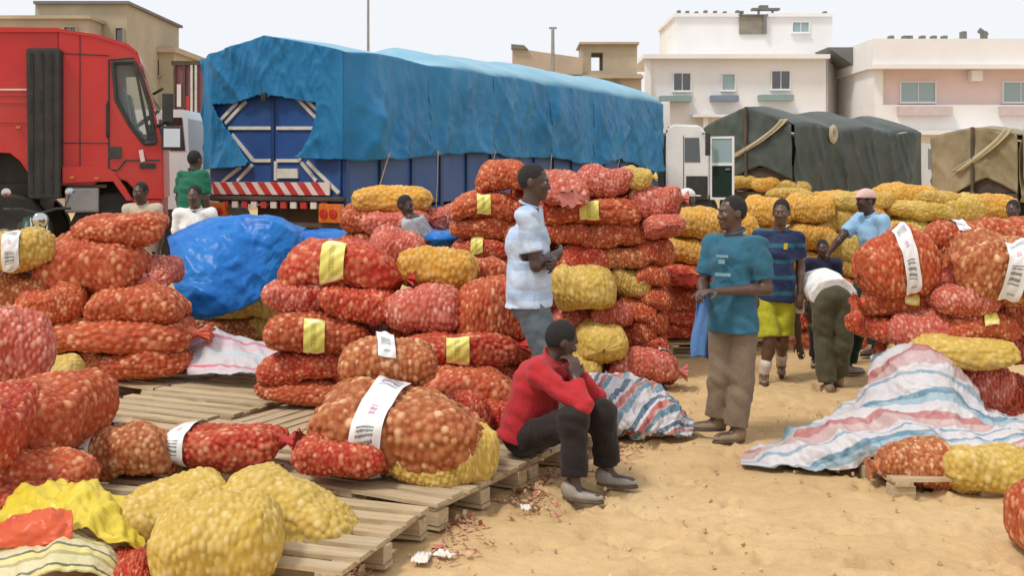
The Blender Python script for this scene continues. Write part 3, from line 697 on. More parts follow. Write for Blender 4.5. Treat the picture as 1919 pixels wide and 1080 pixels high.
for px_ in (1268, 1312): wheel(wc, (wl(px_, 0).x, 0.16, 0.5), (0, 1, 0)); wheel(wc, (wl(px_, 0).x, 2.1, 0.5), (0, 1, 0))

# tarpaulined trucks further back
def cargo_truck(name, p, th, W, L, eave, peak, label, m_side, m_flap, low=1.5, body_mat='chassis'):
    e = empty(name, p, R(90) - th, label, 'truck')
    MB().box2((0.05, 0.05, 1.0), (L, W - 0.05, 1.7)).build('load_bed', M[body_mat], e)
    MB().box2((0.02, 0.0, 1.0), (L + 0.02, 0.045, 1.75), 0.01).build('side_board', M[body_mat], e)
    def s_fn(u, v):
        x = u * L; zt = eave + 0.06 * math.sin(x * 1.6); zb_ = 0.75 + 0.15 * noise.noise(Vector((x * 0.8, 3, 1)))
        return Vector((x, -0.02 - max(0, 0.02 + fold(x, v * 2, L, 1.2)), zt + (zb_ - zt) * v))
    put_sheet('side_tarpaulin', sheet(s_fn, 110, 26, None, 0.014), M[m_side], e)
    def r_fn(u, v):
        x = u * L; y = -0.03 + v * (W + 0.06); t_ = max(0.0, 1 - abs(y - W / 2) / (W / 2 + 0.03))
        return Vector((x, y, eave + 0.06 * math.sin(x * 1.6) + (peak - eave) * t_ ** 0.8 + 0.05 * noise.noise(Vector((x, y, L)))))
    put_sheet('roof_tarpaulin', sheet(r_fn, 50, 16, None, 0.012), M[m_side], e)
    def b_fn(u, v):
        y = -0.02 + u * (W + 0.04); t_ = max(0.0, 1 - abs(y - W / 2) / (W / 2 + 0.03)); zt = eave + (peak - eave) * t_ ** 0.8
        zb_ = low + 0.5 - 0.9 * (abs(u - 0.35) / 0.65) ** 1.2
        return Vector((-0.04 - max(0, fold(y * 1.5, v * 2, L + 3)), y, zt + (max(0.8, zb_) - zt) * v))
    put_sheet('rear_flap', sheet(b_fn, 40, 24, None, 0.012), M[m_side], e)
    MB().box2((L - 0.1, 0.03, 1.0), (L, W - 0.03, eave)).build('headboard', M['chassis'], e)
    def f_fn(u, v): return Vector((u * L, W + 0.02 + max(0, fold(u * L, v * 2, L + 9)), eave + (1.2 - eave) * v))
    put_sheet('far_side_tarpaulin', sheet(f_fn, 40, 12, None, 0.012), M[m_side], e)
    def c_fn(u, v):       # pale edge band hanging along the rear corner
        y = W * (0.02 + 0.62 * v ** 1.3) + u * 0.26; z = eave + 0.18 - 1.15 * v
        return Vector((-0.17 - 0.03 * math.sin(u * 9 + v * 5), y, z))
    put_sheet('rope_band', sheet(c_fn, 8, 30, None, 0.02), M[m_flap], e)
    MB().tube([(-0.12, W * 0.5, 1.0), (-0.12, W * 0.5, peak)], 0.05, 8).build('rear_post', M['chassis'], e)
    MB().box2((-0.08, 0, 0.75), (0.04, W, 0.98), 0.01).build('bumper', M['chassis'], e)
    for x in (1.2, 2.5, L - 0.8):
        for y in (0.2, W - 0.2): wheel(e, (x, y, 0.5), (0, 1, 0))
    MB().box2((0.2, 0.7, 0.6), (L + 1.5, W - 0.7, 0.98)).build('chassis_beam', M['chassis'], e)
    MB().prism([(L + 0.25, 0.06, 0.8), (L + 2.0, 0.06, 0.8), (L + 2.05, 0.06, 1.7), (L + 1.8, 0.06, 2.6), (L + 0.25, 0.06, 2.65)], (0, W - 0.12, 0)).build('cab', M['white_cab'], e)
    MB().prism([(L + 0.9, 0.045, 1.7), (L + 1.8, 0.045, 1.7), (L + 1.65, 0.045, 2.4), (L + 0.9, 0.045, 2.45)], (0, 0.02, 0)).build('cab_window', M['glass'], e)
    return e
pg = P(1486, 330, 33)
gt = cargo_truck('green_truck', (pg.x, 33, GZ), R(42), 3.0, 9.4, 2.95, 3.55, 'truck under a dark grey-green tarpaulin with a pale band, right of blue trailer', 'tarp_green', 'tarp_cream', 1.25)
MB().lathe((2.35, -0.08, 2.75), (0, -1, 0), [(0, 0.26), (0.05, 0.3), (0.1, 0.22), (0.08, 0.12), (0.02, 0.1)], 18).build('vent_ring', M['tarp_cream'], gt, True)
pb = P(1908, 330, 30)
bt = cargo_truck('brown_truck', (pb.x, 30, GZ), R(48), 2.4, 7.0, 2.55, 2.8, 'truck with faded olive-tan tarpaulin at the far right edge', 'tarp_maroon', 'tarp_cream', 0.9)
def skirt(u, v):
    x = u * 7.0; return Vector((x, -0.16 - max(0, fold(x, v, 44)), 2.0 + 0.3 * math.sin(x * 0.9) * (1 - v) - 0.85 * v))
put_sheet('lower_tarpaulin', sheet(skirt, 80, 14, None, 0.012), tarp('tarp_sand', (0.36, 0.25, 0.10), (0.48, 0.34, 0.15), 0.6), bt)
def flap(u, v): return Vector((-0.12 + 0.5 * u, -0.2 - 0.06 * math.sin(u * 8), 2.85 - 1.5 * v * (1 - 0.5 * u)))
put_sheet('corner_flap', sheet(flap, 16, 14, None, 0.012), M['tarp_cream'], bt)

# ------------------------------------------------------------------ red truck at the left, cab facing right
RY = 15.2
RA = R(15)
rt = empty('red_truck', (P(120, 0, RY).x, RY, GZ), RA, 'red truck with a tall cab, black side panel and dark door window', 'truck')
ro = Vector((P(120, 0, RY).x, RY, GZ))
def rl(px, py, dy=0.0):
    k = (px - CX) / F; s = (k * ro.y - ro.x) / (math.cos(RA) - k * math.sin(RA)); Yd = ro.y + s * math.sin(RA)
    return Vector((s, dy, H - (py - HOR) * Yd / F - GZ))
def rprism(name, pts, mat, dy, depth, parent=rt, bev=0.0):
    m = MB().prism([rl(x, y, dy) for x, y in pts], (0, depth, 0))
    if bev: bmesh.ops.bevel(m.bm, geom=m.bm.edges[:], offset=bev, segments=3, affect='EDGES')
    return m.build(name, mat, parent, bool(bev))
cab_prof = [(112, 58), (180, 68), (238, 86), (256, 98), (262, 118), (286, 190), (303, 262), (305, 372), (262, 372), (252, 352), (238, 338), (214, 330), (190, 334), (172, 346), (112, 346)]
win = [(212, 117), (252, 116), (261, 133), (281, 198), (292, 268), (271, 270), (243, 233), (218, 187)]
def holed(dy):
    m = MB(); es = []
    for loop in (cab_prof, win):
        vv = [m.bm.verts.new(rl(x, y, dy)) for x, y in loop]
        es += [m.bm.edges.new((vv[i], vv[(i + 1) % len(vv)])) for i in range(len(vv))]
    bmesh.ops.triangle_fill(m.bm, use_beauty=True, edges=es)
    return m
for dy in (0.0, 2.35):
    o = holed(dy).build('cab_side', M['red_paint'], rt); md = o.modifiers.new('thickness', 'SOLIDIFY'); md.thickness = 0.03; md.offset = 0
shell = MB(); n_ = len(cab_prof)
for i in range(n_):
    if i in (4, 5): continue            # the windscreen
    a_, b_ = cab_prof[i], cab_prof[(i + 1) % n_]
    shell.poly([rl(*a_, 0.0), rl(*b_, 0.0), rl(*b_, 2.35), rl(*a_, 2.35)])
o = shell.build('cab', M['red_paint'], rt); md = o.modifiers.new('thickness', 'SOLIDIFY'); md.thickness = 0.03; md.offset = 0
MB().box2(rl(116, 250, 0.04), rl(300, 260, 2.3)).build('cab_floor', M['black'], rt)
for dy in (0.35, 1.5):
    st_ = MB().box2(rl(222, 236, dy), rl(252, 250, dy + 0.5), 0.03).build('seat', M['black'], rt)
    MB().box(rl(226, 205, dy + 0.25), (0.16, 0.48, 0.62), Euler((0, R(-10), 0)), 0.04).build('backrest', M['black'], st_)
MB().box2(rl(276, 232, 0.1), rl(298, 252, 2.25), 0.03).build('dashboard', M['black'], rt)
MB().lathe(rl(272, 222, 0.6), (-0.6, 0, 0.8), [(0, 0.2), (0.02, 0.22), (0.04, 0.2), (0.03, 0.17), (0.01, 0.17)], 20).build('steering_wheel', M['black'], rt, True)
MB().box2(rl(117, 70, 0.3), rl(122, 250, 2.2)).build('cab_back_wall', M['plaster_tan'], rt)
rprism('roof_edge', [(112, 54), (180, 64), (240, 82), (257, 96), (254, 100), (238, 88), (180, 70), (112, 60)], M['red_paint'], -0.03, 2.41)
# door with its window
door = MB()
for a_, b_ in (((204, 112), (204, 318)), ((204, 318), (222, 318)), ((222, 318), (236, 300)), ((236, 300), (300, 300)), ((204, 112), (252, 108))):
    p_, q_ = rl(*a_, -0.02), rl(*b_, -0.02); door.tube([p_, q_], 0.012, 5)
door = door.build('door_gap', M['black'], rt)
fr_ = MB()
for i in range(len(win)):
    p_, q_ = rl(*win[i], -0.02), rl(*win[(i + 1) % len(win)], -0.02); fr_.tube([p_, q_], 0.03, 6)
fr_ = fr_.build('window_frame', M['black'], rt)
rprism('pane', win, M['cab_glass'], -0.004, 0.006, fr_)
rprism('quarter_post', [(250, 118), (255, 118), (284, 262), (277, 262)], M['black'], -0.045, 0.01, door)
MB().box(rl(216, 286, -0.03), (0.16, 0.02, 0.16), None, 0.005).build('door_handle', M['black'], door)
rprism('sill_step', [(118, 312), (198, 312), (214, 322), (236, 352), (250, 376), (236, 376), (214, 338), (118, 344)], M['red_paint'], -0.09, 0.1, rt, 0.012)
rprism('badge', [(126, 274), (139, 274), (139, 294), (126, 294)], M['stripe_white'], -0.012, 0.014)
rprism('badge', [(260, 282), (268, 280), (272, 302), (264, 304)], M['stripe_white'], -0.034, 0.012, door)
rprism('badge', [(272, 298), (283, 302), (284, 318), (274, 314)], M['stripe_white'], -0.012, 0.012)
rprism('air_duct', [(52, 92), (116, 92), (116, 372), (56, 372)], M['black'], -0.16, 0.6, rt, 0.02)
for k in range(3):
    MB().box2(rl(60 + k * 18, 102, -0.18), rl(66 + k * 18, 362, -0.155)).build('duct_rib', M['rubber'], rt)
rprism('sleeper_panel', [(-200, 52), (111, 54), (111, 340), (60, 340), (40, 300), (20, 284), (-10, 282), (-40, 300), (-60, 340), (-200, 340)], M['red_paint'], 0.02, 2.3, rt, 0.02)
rprism('roof_spoiler', [(-200, 48), (112, 52), (116, 60), (-200, 60)], M['red_paint'], -0.02, 2.36)
for yy in (166, 176, 190, 226):
    rprism('panel_line', [(-200, yy), (52, yy), (52, yy + 3), (-200, yy + 3)], M['stripe_red' if yy != 166 else 'stripe_white'], 0.005, 0.02)
MB().box2(rl(-200, 346, 0.35), rl(262, 372, 2.0)).build('chassis_beam', M['chassis'], rt)
MB().box2(rl(122, 352, -0.05), rl(186, 398, 0.5), 0.03).build('fuel_tank', M['steel'], rt)
MB().box2(rl(125, 346, -0.02), rl(200, 352, 0.4)).build('running_board', M['chassis'], rt)
rprism('front_bumper', [(246, 373), (303, 373), (303, 430), (262, 430)], M['red_dark'], -0.02, 2.4, rt, 0.02)
for px in (8, 214):
    q = rl(px, 0, 0.2)
    wheel(rt, (q.x, 0.18, 0.62), (0, 1, 0), 0.6, 0.34)
    wheel(rt, (q.x, 2.1, 0.62), (0, 1, 0), 0.6, 0.34)
wsx = [rl(262, 120, 0.05), rl(287, 196, 0.12), rl(302, 260, 0.12)]
MB().prism([p + Vector((0.012, 0, 0)) for p in wsx] + [p + Vector((0.012, 2.25, 0)) for p in wsx[::-1]], (0.008, 0, 0.003)).build('windscreen', M['cab_glass'], rt)
# mirror on its bracket
mr = MB().box2(rl(304, 238, -0.42), rl(344, 282, -0.30), 0.02).build('mirror', M['black'], rt)
MB().box2(rl(309, 243, -0.428), rl(339, 277, -0.415)).build('mirror_glass', M['chrome'], mr)
MB().tube([rl(296, 236, -0.02), rl(310, 232, -0.3), rl(324, 238, -0.36)], 0.025, 8).build('mirror_arm', M['black'], rt)
MB().box2(rl(306, 178, -0.4), rl(326, 232, -0.3), 0.02).build('upper_mirror', M['black'], rt)
MB().tube([rl(288, 176, -0.02), rl(306, 170, -0.34)], 0.02, 8).build('mirror_arm', M['black'], rt)

MB().box2(rl(-60, 284, 0.45), rl(66, 400, 2.2)).build('wheel_housing', M['black'], rt)
MB().box2(rl(176, 338, 0.5), rl(262, 400, 2.2)).build('wheel_housing', M['black'], rt)
# panel joints, lamps, steps and grab rails
for pts_ in (((150, 66), (150, 312)), ((118, 96), (118, 312)), ((204, 104), (118, 100)), ((118, 268), (204, 268))):
    MB().tube([rl(*pts_[0], -0.017), rl(*pts_[1], -0.017)], 0.008, 5).build('panel_gap', M['black'], rt)
for px_, py_ in ((132, 330), (178, 332), (-20, 236), (30, 236)):
    MB().box2(rl(px_, py_, -0.11 if px_ > 100 else -0.01), rl(px_ + 9, py_ + 5, -0.08 if px_ > 100 else 0.03), 0.004).build('side_marker', M['lamp_orange'], rt)
for px_ in (206, 208):
    MB().tube([rl(px_ - 4, 190, -0.02), rl(px_ - 5, 196, -0.07), rl(px_ - 5, 252, -0.07), rl(px_ - 4, 258, -0.02)], 0.012, 6).build('grab_rail', M['black'], rt) if px_ == 206 else None
MB().box2(rl(262, 306, -0.03), rl(292, 316, -0.012), 0.004).build('door_handle', M['black'], rt)
for k in range(2):
    MB().box2(rl(244, 384 + k * 20, -0.04), rl(296, 392 + k * 20, 0.2), 0.01).build('step', M['steel'], rt)
MB().box2(rl(285, 380, -0.03), rl(301, 398, 0.1), 0.02).build('headlight', M['chrome'], rt)

# vehicles glimpsed between the red truck and the trailer
vn = empty('white_van', (P(330, 0, 19).x, 19, GZ), 0, 'white van front glimpsed between the red truck and the blue trailer', 'van')
def vl(px, py, dy=0): q = P(px, py, 19) - Vector((P(330, 0, 19).x, 19, GZ)); return Vector((q.x, dy, q.z))
MB().prism([vl(250, 205), vl(342, 205), vl(352, 222), vl(354, 300), vl(360, 330), vl(360, 392), vl(250, 392)], (0, 1.9, 0)).build('body', M['white_cab'], vn)
MB().prism([vl(318, 220, -0.012), vl(341, 220, -0.012), vl(347, 282, -0.012), vl(318, 282, -0.012)], (0, 0.02, 0)).build('side_window', M['glass'], vn)
MB().box2(vl(354, 345, 0.1), vl(361, 362, 0.4)).build('headlight', M['chrome'], vn)
wheel(vn, (vl(322, 0).x, 0.1, 0.36), (0, 1, 0), 0.36, 0.22)
wheel(vn, (vl(262, 0).x, 0.1, 0.36), (0, 1, 0), 0.36, 0.22)
mt = empty('maroon_box_truck', (P(350, 0, 24).x, 24, GZ), 0, 'tall maroon curtain sided truck body just left of the blue trailer', 'truck')
def ml(px, py, dy=0): q = P(px, py, 24) - Vector((P(350, 0, 24).x, 24, GZ)); return Vector((q.x, dy, q.z))
MB().box2(ml(326, 122, 0), ml(440, 340, 2.4)).build('box_body', M['maroon_sheet'], mt)
MB().box2(ml(322, 114, -0.05), ml(444, 122, 2.45)).build('roof_rail', M['chassis'], mt)
for px in (326, 344, 358, 366):
    MB().box2(ml(px, 122, -0.05), ml(px + 4, 340, 0.0)).build('curtain_strap', M['white_strip' if px in (358, 366) else 'chassis'], mt)
MB().box2(ml(332, 158, -0.03), ml(340, 200, 0.0)).build('curtain_mark', M['stripe_white'], mt)
MB().box2(ml(346, 180, -0.03), ml(356, 212, 0.0)).build('curtain_mark', M['stripe_red'], mt)
for px in (335, 420): wheel(mt, (ml(px, 0).x, 0.2, 0.5), (0, 1, 0))
# ------------------------------------------------------------------ pallets, every board its own piece
def board_mesh(lx, ly, lz, seed):
    rnd = random.Random(seed); m = MB(); n = 6
    ring = lambda x, a, b, dz: [Vector((x, -ly / 2 + a, -lz / 2 + dz)), Vector((x, ly / 2 + b, -lz / 2 + dz)), Vector((x, ly / 2 + b - 0.003, lz / 2 + dz)), Vector((x, -ly / 2 + a + 0.003, lz / 2 + dz))]
    prev = None
    for i in range(n + 1):
        x = -lx / 2 + lx * i / n + (rnd.uniform(-0.006, 0.006) if i in (0, n) else 0)
        r = [m.bm.verts.new(p) for p in ring(x, rnd.uniform(-.002, .004), rnd.uniform(-.004, .002), rnd.uniform(-.0015, .0015))]
        if prev:
            for k in range(4): m.bm.faces.new((prev[k], prev[(k + 1) % 4], r[(k + 1) % 4], r[k]))
        else: m.bm.faces.new(r[::-1])
        prev = r
    m.bm.faces.new(prev)
    return m.mesh('board')
TOPB = [board_mesh(1.2, w, 0.02, 10 + i) for i, w in enumerate((0.115, 0.105, 0.12, 0.095))]
CROSS = [board_mesh(1.0, 0.11, 0.022, 20 + i) for i in range(2)]
BLOCK = MB().box((0, 0, 0), (0.14, 0.1, 0.078), None, 0.004).mesh('block')
def pallet(x, y, rz, label, n=7, z=0.0, tilt=(0, 0)):
    """board direction = local x; 1.2 x 1.0 m, top at 0.15 m"""
    e = empty('pallet', (x, y, z), rz, label, 'pallet', 'wooden pallets laid out under the sacks'); e.rotation_euler = (tilt[0], tilt[1], rz)
    rnd = random.Random(label); n = max(6, n - 1)
    for k in range(n):
        yy = -0.445 + 0.89 * k / (n - 1)
        link('top_board', TOPB[rnd.randrange(4)], M['wood'], e, loc=(rnd.uniform(-.008, .008), yy + rnd.uniform(-.006, .006), 0.14 + rnd.uniform(-.002, .003)), rot=(rnd.uniform(-.01, .01), rnd.uniform(-.004, .004), rnd.uniform(-.012, .012)))
    for xx in (-0.53, 0, 0.53):
        link('cross_board', CROSS[rnd.randrange(2)], M['wood'], e, loc=(xx, 0, 0.1185), rot=(0, 0, R(90)))
        for yy in (-0.44, 0, 0.44): link('block', BLOCK, M['wood'], e, loc=(xx, yy, 0.0675))
    for yy in (-0.44, 0, 0.44): link('bottom_board', TOPB[3], M['wood'], e, loc=(0, yy, 0.014))
    return e
PA = R(-28.7)                                     # boards run right and towards the camera
u_ = Vector((math.cos(PA), math.sin(PA))); v_ = Vector((-u_.y, u_.x)); P0 = Vector((-0.386, 5.80))
def pcen(i, j, su=1.2, sv=1.0): return P0 - u_ * (0.6 + i) + v_ * (0.5 + j)
c = pcen(0, 0); pallet(c.x, c.y, PA, 'pallet with open corner below the big labelled sack, right of front', 8)
c = pcen(0, 1.03); pallet(c.x, c.y, PA, 'pallet under the seated man in red', 8)
c = pcen(1.24, -0.02); pallet(c.x, c.y, PA, 'pallet under the red sack with crumpled white label', 7)
c = pcen(1.24, 1.06); pallet(c.x, c.y, PA + R(91.5), 'bare pallet with slats pointing at the camera left of centre stack', 9)
c = pcen(2.5, 0.05); pallet(c.x, c.y, PA + R(2), 'pallet below the near left red sacks', 7)
c = pcen(2.48, 1.1); pallet(c.x, c.y, PA + R(4), 'bare pallet with wide slats in front of the left stack', 7)
c = pcen(1.2, 2.1); pallet(c.x, c.y, PA + R(90), 'pallet under the left end of centre stack', 9)
c = pcen(0, 2.06); pallet(c.x, c.y, PA, 'pallet under the standing man in pale shirt', 8)
c = pcen(2.45, 2.14); pallet(c.x, c.y, PA + R(6), 'bare pallet beside the flat striped red sheet', 8)
c = pcen(3.72, 1.6); pallet(c.x, c.y, PA, 'pallet under the right half of left stack', 8)
c = pcen(3.7, 2.65); pallet(c.x, c.y, PA, 'pallet behind the left stack beneath the blue tarpaulin', 8)
c = pcen(1.2, 3.25); pallet(c.x, c.y, PA, 'pallet behind centre stack beneath the blue tarpaulin', 8)
PB_ = R(-18); ub = Vector((math.cos(PB_), math.sin(PB_))); vb = Vector((-ub.y, ub.x)); Q0 = Vector((-0.43, 5.76))
c = Q0 - ub * 0.6 - vb * 0.5; pallet(c.x, c.y, PB_, 'front pallet at bottom centre with pale worn boards', 7)
c = Q0 - ub * 1.82 - vb * 0.47; pallet(c.x, c.y, PB_ + R(3), 'front pallet beneath the pale yellow sacks', 7)
pallet(2.78, 7.02, R(3), 'low pallet under the two sacks at lower right', 7, -0.06)
pallet(1.55, 11.9, R(3), 'dark pallet under the amber and red stack behind teal man', 7)
pallet(2.9, 12.4, R(3), 'pallet under the yellow stack behind the man in jersey', 7)

# ------------------------------------------------------------------ onion sacks
def sack_param(seed, L=0.82, W=0.50, T=0.30):
    rnd = random.Random(seed)
    bend = rnd.uniform(-0.085, 0.02); yb = rnd.uniform(-0.05, 0.05); ew = rnd.uniform(5.0, 9.0); et = rnd.uniform(2.8, 4.6); slump = rnd.uniform(-0.16, 0.16); tw = rnd.uniform(-0.2, 0.2); ox = rnd.uniform(0, 50)
    def fn(s, ph, off=0.0):
        a = min(1.0, abs(s))
        pw = max(0.0, 1 - a ** ew) ** 0.40 * (1 - 0.06 * a * a); pt = max(0.0, 1 - a ** et) ** 0.55
        # pinched, sewn ends keep some width
        c_, s_ = math.cos(ph), math.sin(ph)
        y = W / 2 * pw * math.copysign(abs(c_) ** 0.74, c_); z = T / 2 * pt * math.copysign(abs(s_) ** 0.66, s_)
        z *= 0.86 if z < 0 else 0.97 - 0.10 * (y / W * 2) ** 2 + slump * s
        g_ = 0.011 * max(0.0, (a - 0.55) / 0.45) ** 2 * math.sin(ph * 9 + ox); y += g_ * c_; z += g_ * s_ * 1.5
        y2 = y * math.cos(tw * s) - z * math.sin(tw * s); z2 = y * math.sin(tw * s) + z * math.cos(tw * s)
        x = s * L / 2 * (1 - 0.05 * (1 - abs(c_)) * a)
        z2 += bend * (s * s) + 0.05 * noise.noise(Vector((x * 3.2 + ox, y * 3.2, z * 3))) + 0.022 * noise.noise(Vector((x * 8 + ox, y * 8, z * 8))); y2 += yb * s * s + 0.045 * noise.noise(Vector((x * 3.2, y * 3.2 + ox, z * 3)))
        return Vector((x, y2, z2))
    return fn, L, W, T
def make_sack(seed, r_on=0.0255, ns=100, nph=132, relief=0.58, **kw):
    fn, L, W, T = sack_param(seed, **kw)
    rng = np.random.default_rng(seed)
    ss = np.sin(np.linspace(-math.pi / 2, math.pi / 2, ns + 1) * 0.985) * 0.5 + np.linspace(-1, 1, ns + 1) * 0.5
    V = np.array([[tuple(fn(float(s), 2 * math.pi * k / nph)) for k in range(nph)] for s in ss])      # ns+1, nph, 3
    flat = V.reshape(-1, 3)
    # outward normals from the grid
    du = np.roll(V, -1, 1) - np.roll(V, 1, 1); dv = np.zeros_like(V); dv[1:-1] = V[2:] - V[:-2]; dv[0] = V[1] - V[0]; dv[-1] = V[-1] - V[-2]
    N = np.cross(du, dv); N /= (np.linalg.norm(N, axis=2, keepdims=True) + 1e-9)
    cen = V.mean(1, keepdims=True)
    sg = np.sign(((V - cen) * N).sum(2, keepdims=True)); sg[sg == 0] = 1; N *= sg
    # onions pressed against the net from inside
    cand = flat[rng.permutation(len(flat))] + rng.normal(0, 0.004, (len(flat), 3)); pts = []
    while len(cand):             # dart throwing: keep one, drop all that lie too near it
        p = cand[0]; pts.append(p); cand = cand[((cand - p) ** 2).sum(1) > (1.34 * r_on) ** 2]
    pts = np.array(pts); rad = r_on * rng.uniform(0.62, 1.15, len(pts))
    D = np.sqrt(((flat[:, None, :] - pts[None]) ** 2).sum(2)) / rad[None]
    near = D.argmin(1); d = D.min(1)
    h = np.sqrt(np.clip(1.12 - d ** 2, 0, None)) / 1.06
    fade = np.clip((1 - np.abs(np.repeat(ss, nph))) / 0.10, 0.15, 1)
    out = flat + N.reshape(-1, 3) * (h * relief * r_on * fade)[:, None]
    me = bpy.data.meshes.new('net_bag')
    faces = [(j * nph + k, j * nph + (k + 1) % nph, (j + 1) * nph + (k + 1) % nph, (j + 1) * nph + k) for j in range(ns) for k in range(nph)]
    faces.append(tuple(range(nph))[::-1]); faces.append(tuple(ns * nph + k for k in range(nph)))
    me.from_pydata(out.tolist(), [], faces)
    at = me.color_attributes.new('onion', 'FLOAT_COLOR', 'POINT')
    rv = rng.random(len(pts)); col = np.zeros((len(flat), 4), dtype=np.float32); col[:, 0] = rv[near]; col[:, 1] = np.clip(h, 0, 1); col[:, 3] = 1
    at.data.foreach_set('color', col.ravel()); me.shade_smooth()
    bm = bmesh.new(); bm.from_mesh(me); bmesh.ops.recalc_face_normals(bm, faces=bm.faces[:]); bm.to_mesh(me); bm.free()
    return me, fn
SK = [make_sack(100 + i) for i in range(8)]
SKB = [make_sack(300 + i, 0.0285, 118, 150, L=1.0, W=0.58, T=0.40) for i in range(4)]
SK += [make_sack(150 + i, 0.029, relief=0.42) for i in range(4)]        # smoother, tighter filled yellow nets
SKB += [make_sack(350 + i, 0.031, 112, 144, relief=0.44, L=1.0, W=0.58, T=0.40) for i in range(3)]
def make_label(fn, s0, s1, a0, a1, off=0.022):
    ns, na = 10, 22; vs_ = []
    for i in range(ns + 1):
        for k in range(na + 1):
            s = s0 + (s1 - s0) * i / ns; a = R(a0 + (a1 - a0) * k / na)
            p = fn(s, a); cy = fn(s, 0.0) * 0.5 + fn(s, math.pi) * 0.5
            d = (p - Vector((p.x, cy.y, cy.z))).normalized()
            vs_.append(p + d * (off + 0.006 * noise.noise(p * 14) + 0.004 * math.sin(k * 0.9 + i)))
    fs_ = [(i * (na + 1) + k, i * (na + 1) + k + 1, (i + 1) * (na + 1) + k + 1, (i + 1) * (na + 1) + k) for i in range(ns) for k in range(na)]
    me = bpy.data.meshes.new('label'); me.from_pydata([tuple(p) for p in vs_], [], fs_)
    uv = me.uv_layers.new(name='UVMap')
    for lp in me.loops:
        v = lp.vertex_index; uv.data[lp.index].uv = ((v // (na + 1)) / ns, 1 - (v % (na + 1)) / na)
    me.shade_smooth(); return me
def make_tuft(fn, end):
    """gathered net beyond the tie: a crumpled fan with a string round it"""
    tip = fn(end * 0.985, 0) * 0.5 + fn(end * 0.985, math.pi) * 0.5; m = MB(); n = 26
    rings = []
    for j, (dx, r, f) in enumerate(((-0.03, 0.085, 0.2), (0.015, 0.042, 0.1), (0.03, 0.036, 0.1), (0.06, 0.062, 0.5), (0.10, 0.095, 0.8))):
        rings.append([m.bm.verts.new(tip + Vector((end * (dx + (0.012 * math.sin(k * 2.1) if j == 4 else 0)), r * 1.35 * math.cos(6.28318 * k / n) * (1 + f * 0.35 * math.sin(k * 2.6)), r * 0.7 * math.sin(6.28318 * k / n) * (1 + f * 0.4 * math.sin(k * 1.9 + j))))) for k in range(n)])
    for a, b in zip(rings, rings[1:]):
        for k in range(n): m.bm.faces.new((a[k], a[(k + 1) % n], b[(k + 1) % n], b[k]))
    m.bm.faces.new(rings[-1])
    return m.mesh('tied_neck', True)
LABELS = {}
def lab(kind, big, v):
    key = (kind, big, v)
    if key not in LABELS:
        fn = (SKB if big else SK)[v][1]
        arg = {'ys': (-0.22, 0.16, 128, 212), 'yt': (-0.16, 0.2, 88, 178), 'ww': (-0.36, -0.02, 60, 225), 'wf': (-0.2, 0.2, 105, 215), 'we': (-0.78, -0.42, 50, 230), 'wt': (-0.22, 0.12, 40, 150)}[kind]
        LABELS[key] = make_label(fn, *arg, off=0.038 if big else 0.034)
    return LABELS[key]
TUFT = {}
def tuft(big, v, end):
    if (big, v, end) not in TUFT: TUFT[(big, v, end)] = make_tuft((SKB if big else SK)[v][1], end)
    return TUFT[(big, v, end)]
ORD = ['first', 'second', 'third', 'fourth', 'fifth', 'sixth', 'seventh', 'eighth', 'ninth', 'tenth', 'eleventh', 'twelfth']
CODE = {'r': 'red', 'o': 'orange-red', 'b': 'brown-orange', 'p': 'pinkish red', 'y': 'amber yellow', 'g': 'pale yellow', 'c': 'ochre'}
srnd = random.Random(5)
nsack = 0
def sack(px, py, w, h, Y, code, label, group, lab_kind=None, yaw=None, tilt=0.0, big=False, end_on=False, neck=None, deep=1.0, roll=None):
    """px,py,w,h: how large it stands in the frame at distance Y"""
    global nsack; nsack += 1
    yel = code in 'ygc'; v = srnd.randrange(3 if big else 4) + (4 if big else 8) if yel else srnd.randrange(4 if big else 8); me = (SKB if big else SK)[v][0]
    L0, W0, T0 = (1.0, 0.58, 0.40) if big else (0.82, 0.50, 0.30)
    wm, hm = w * 1.03 * Y / F, h * 1.06 * Y / F
    if yaw is None: yaw = srnd.uniform(-9, 9)
    s3 = hm / (T0 + 0.035)
    if end_on: sx = srnd.uniform(0.9, 1.05) * deep; sy = wm / (W0 + 0.04); yaw += 90
    else: sx = wm / (L0 + 0.03); sy = min(1.15, max(0.72, (sx * 0.55 + s3 * 0.45))) * deep
    c = P(px, py, Y)
    if srnd.random() < 0.5 and lab_kind is None and not end_on: yaw += 180; tilt = -tilt
    e = empty('onion_sack', c, 0, label, 'onion sack', group)
    e.rotation_euler = Euler((R(roll if roll is not None else srnd.uniform(-6, 6)), R(tilt + srnd.uniform(-2.5, 2.5)), R(yaw)), 'XYZ'); e.scale = (sx, sy, s3)
    cn = CODE[code]
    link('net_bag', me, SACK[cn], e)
    if lab_kind: link('label', lab(lab_kind, big, v), M['label_yellow' if lab_kind[0] == 'y' else 'label_white'], e)
    if neck is None: neck = 0 if srnd.random() < 0.6 else srnd.choice((-1, 1))
    if neck: link('tied_neck', tuft(big, v, neck), TIE[cn], e)
    return e
LBL = {'y': 'with yellow label', 'w': 'with white label'}
def stack(where, group, rows, default_Y):
    for ri, row in enumerate(rows):
        xs = sorted(range(len(row)), key=lambda i: row[i][0])
        for pos, i in enumerate(xs):
            s = row[i]; o = dict(s[5]) if len(s) > 5 else {}
            Y = o.pop('Y', default_Y); lk = o.get('lab_kind')
            name = f"{CODE[s[4]]} sack {LBL[lk[0]] + ' ' if lk else ''}" + (f"{ORD[pos]} from left in " if len(row) > 1 else "alone in ") + (f"{ORD[ri]} row down" if ri else "top row") + f" of {where}"
            sack(s[0], s[1], s[2], s[3], Y, s[4], o.pop('label', name), group, **o)
y_, t_ = 'lab_kind', 'tilt'
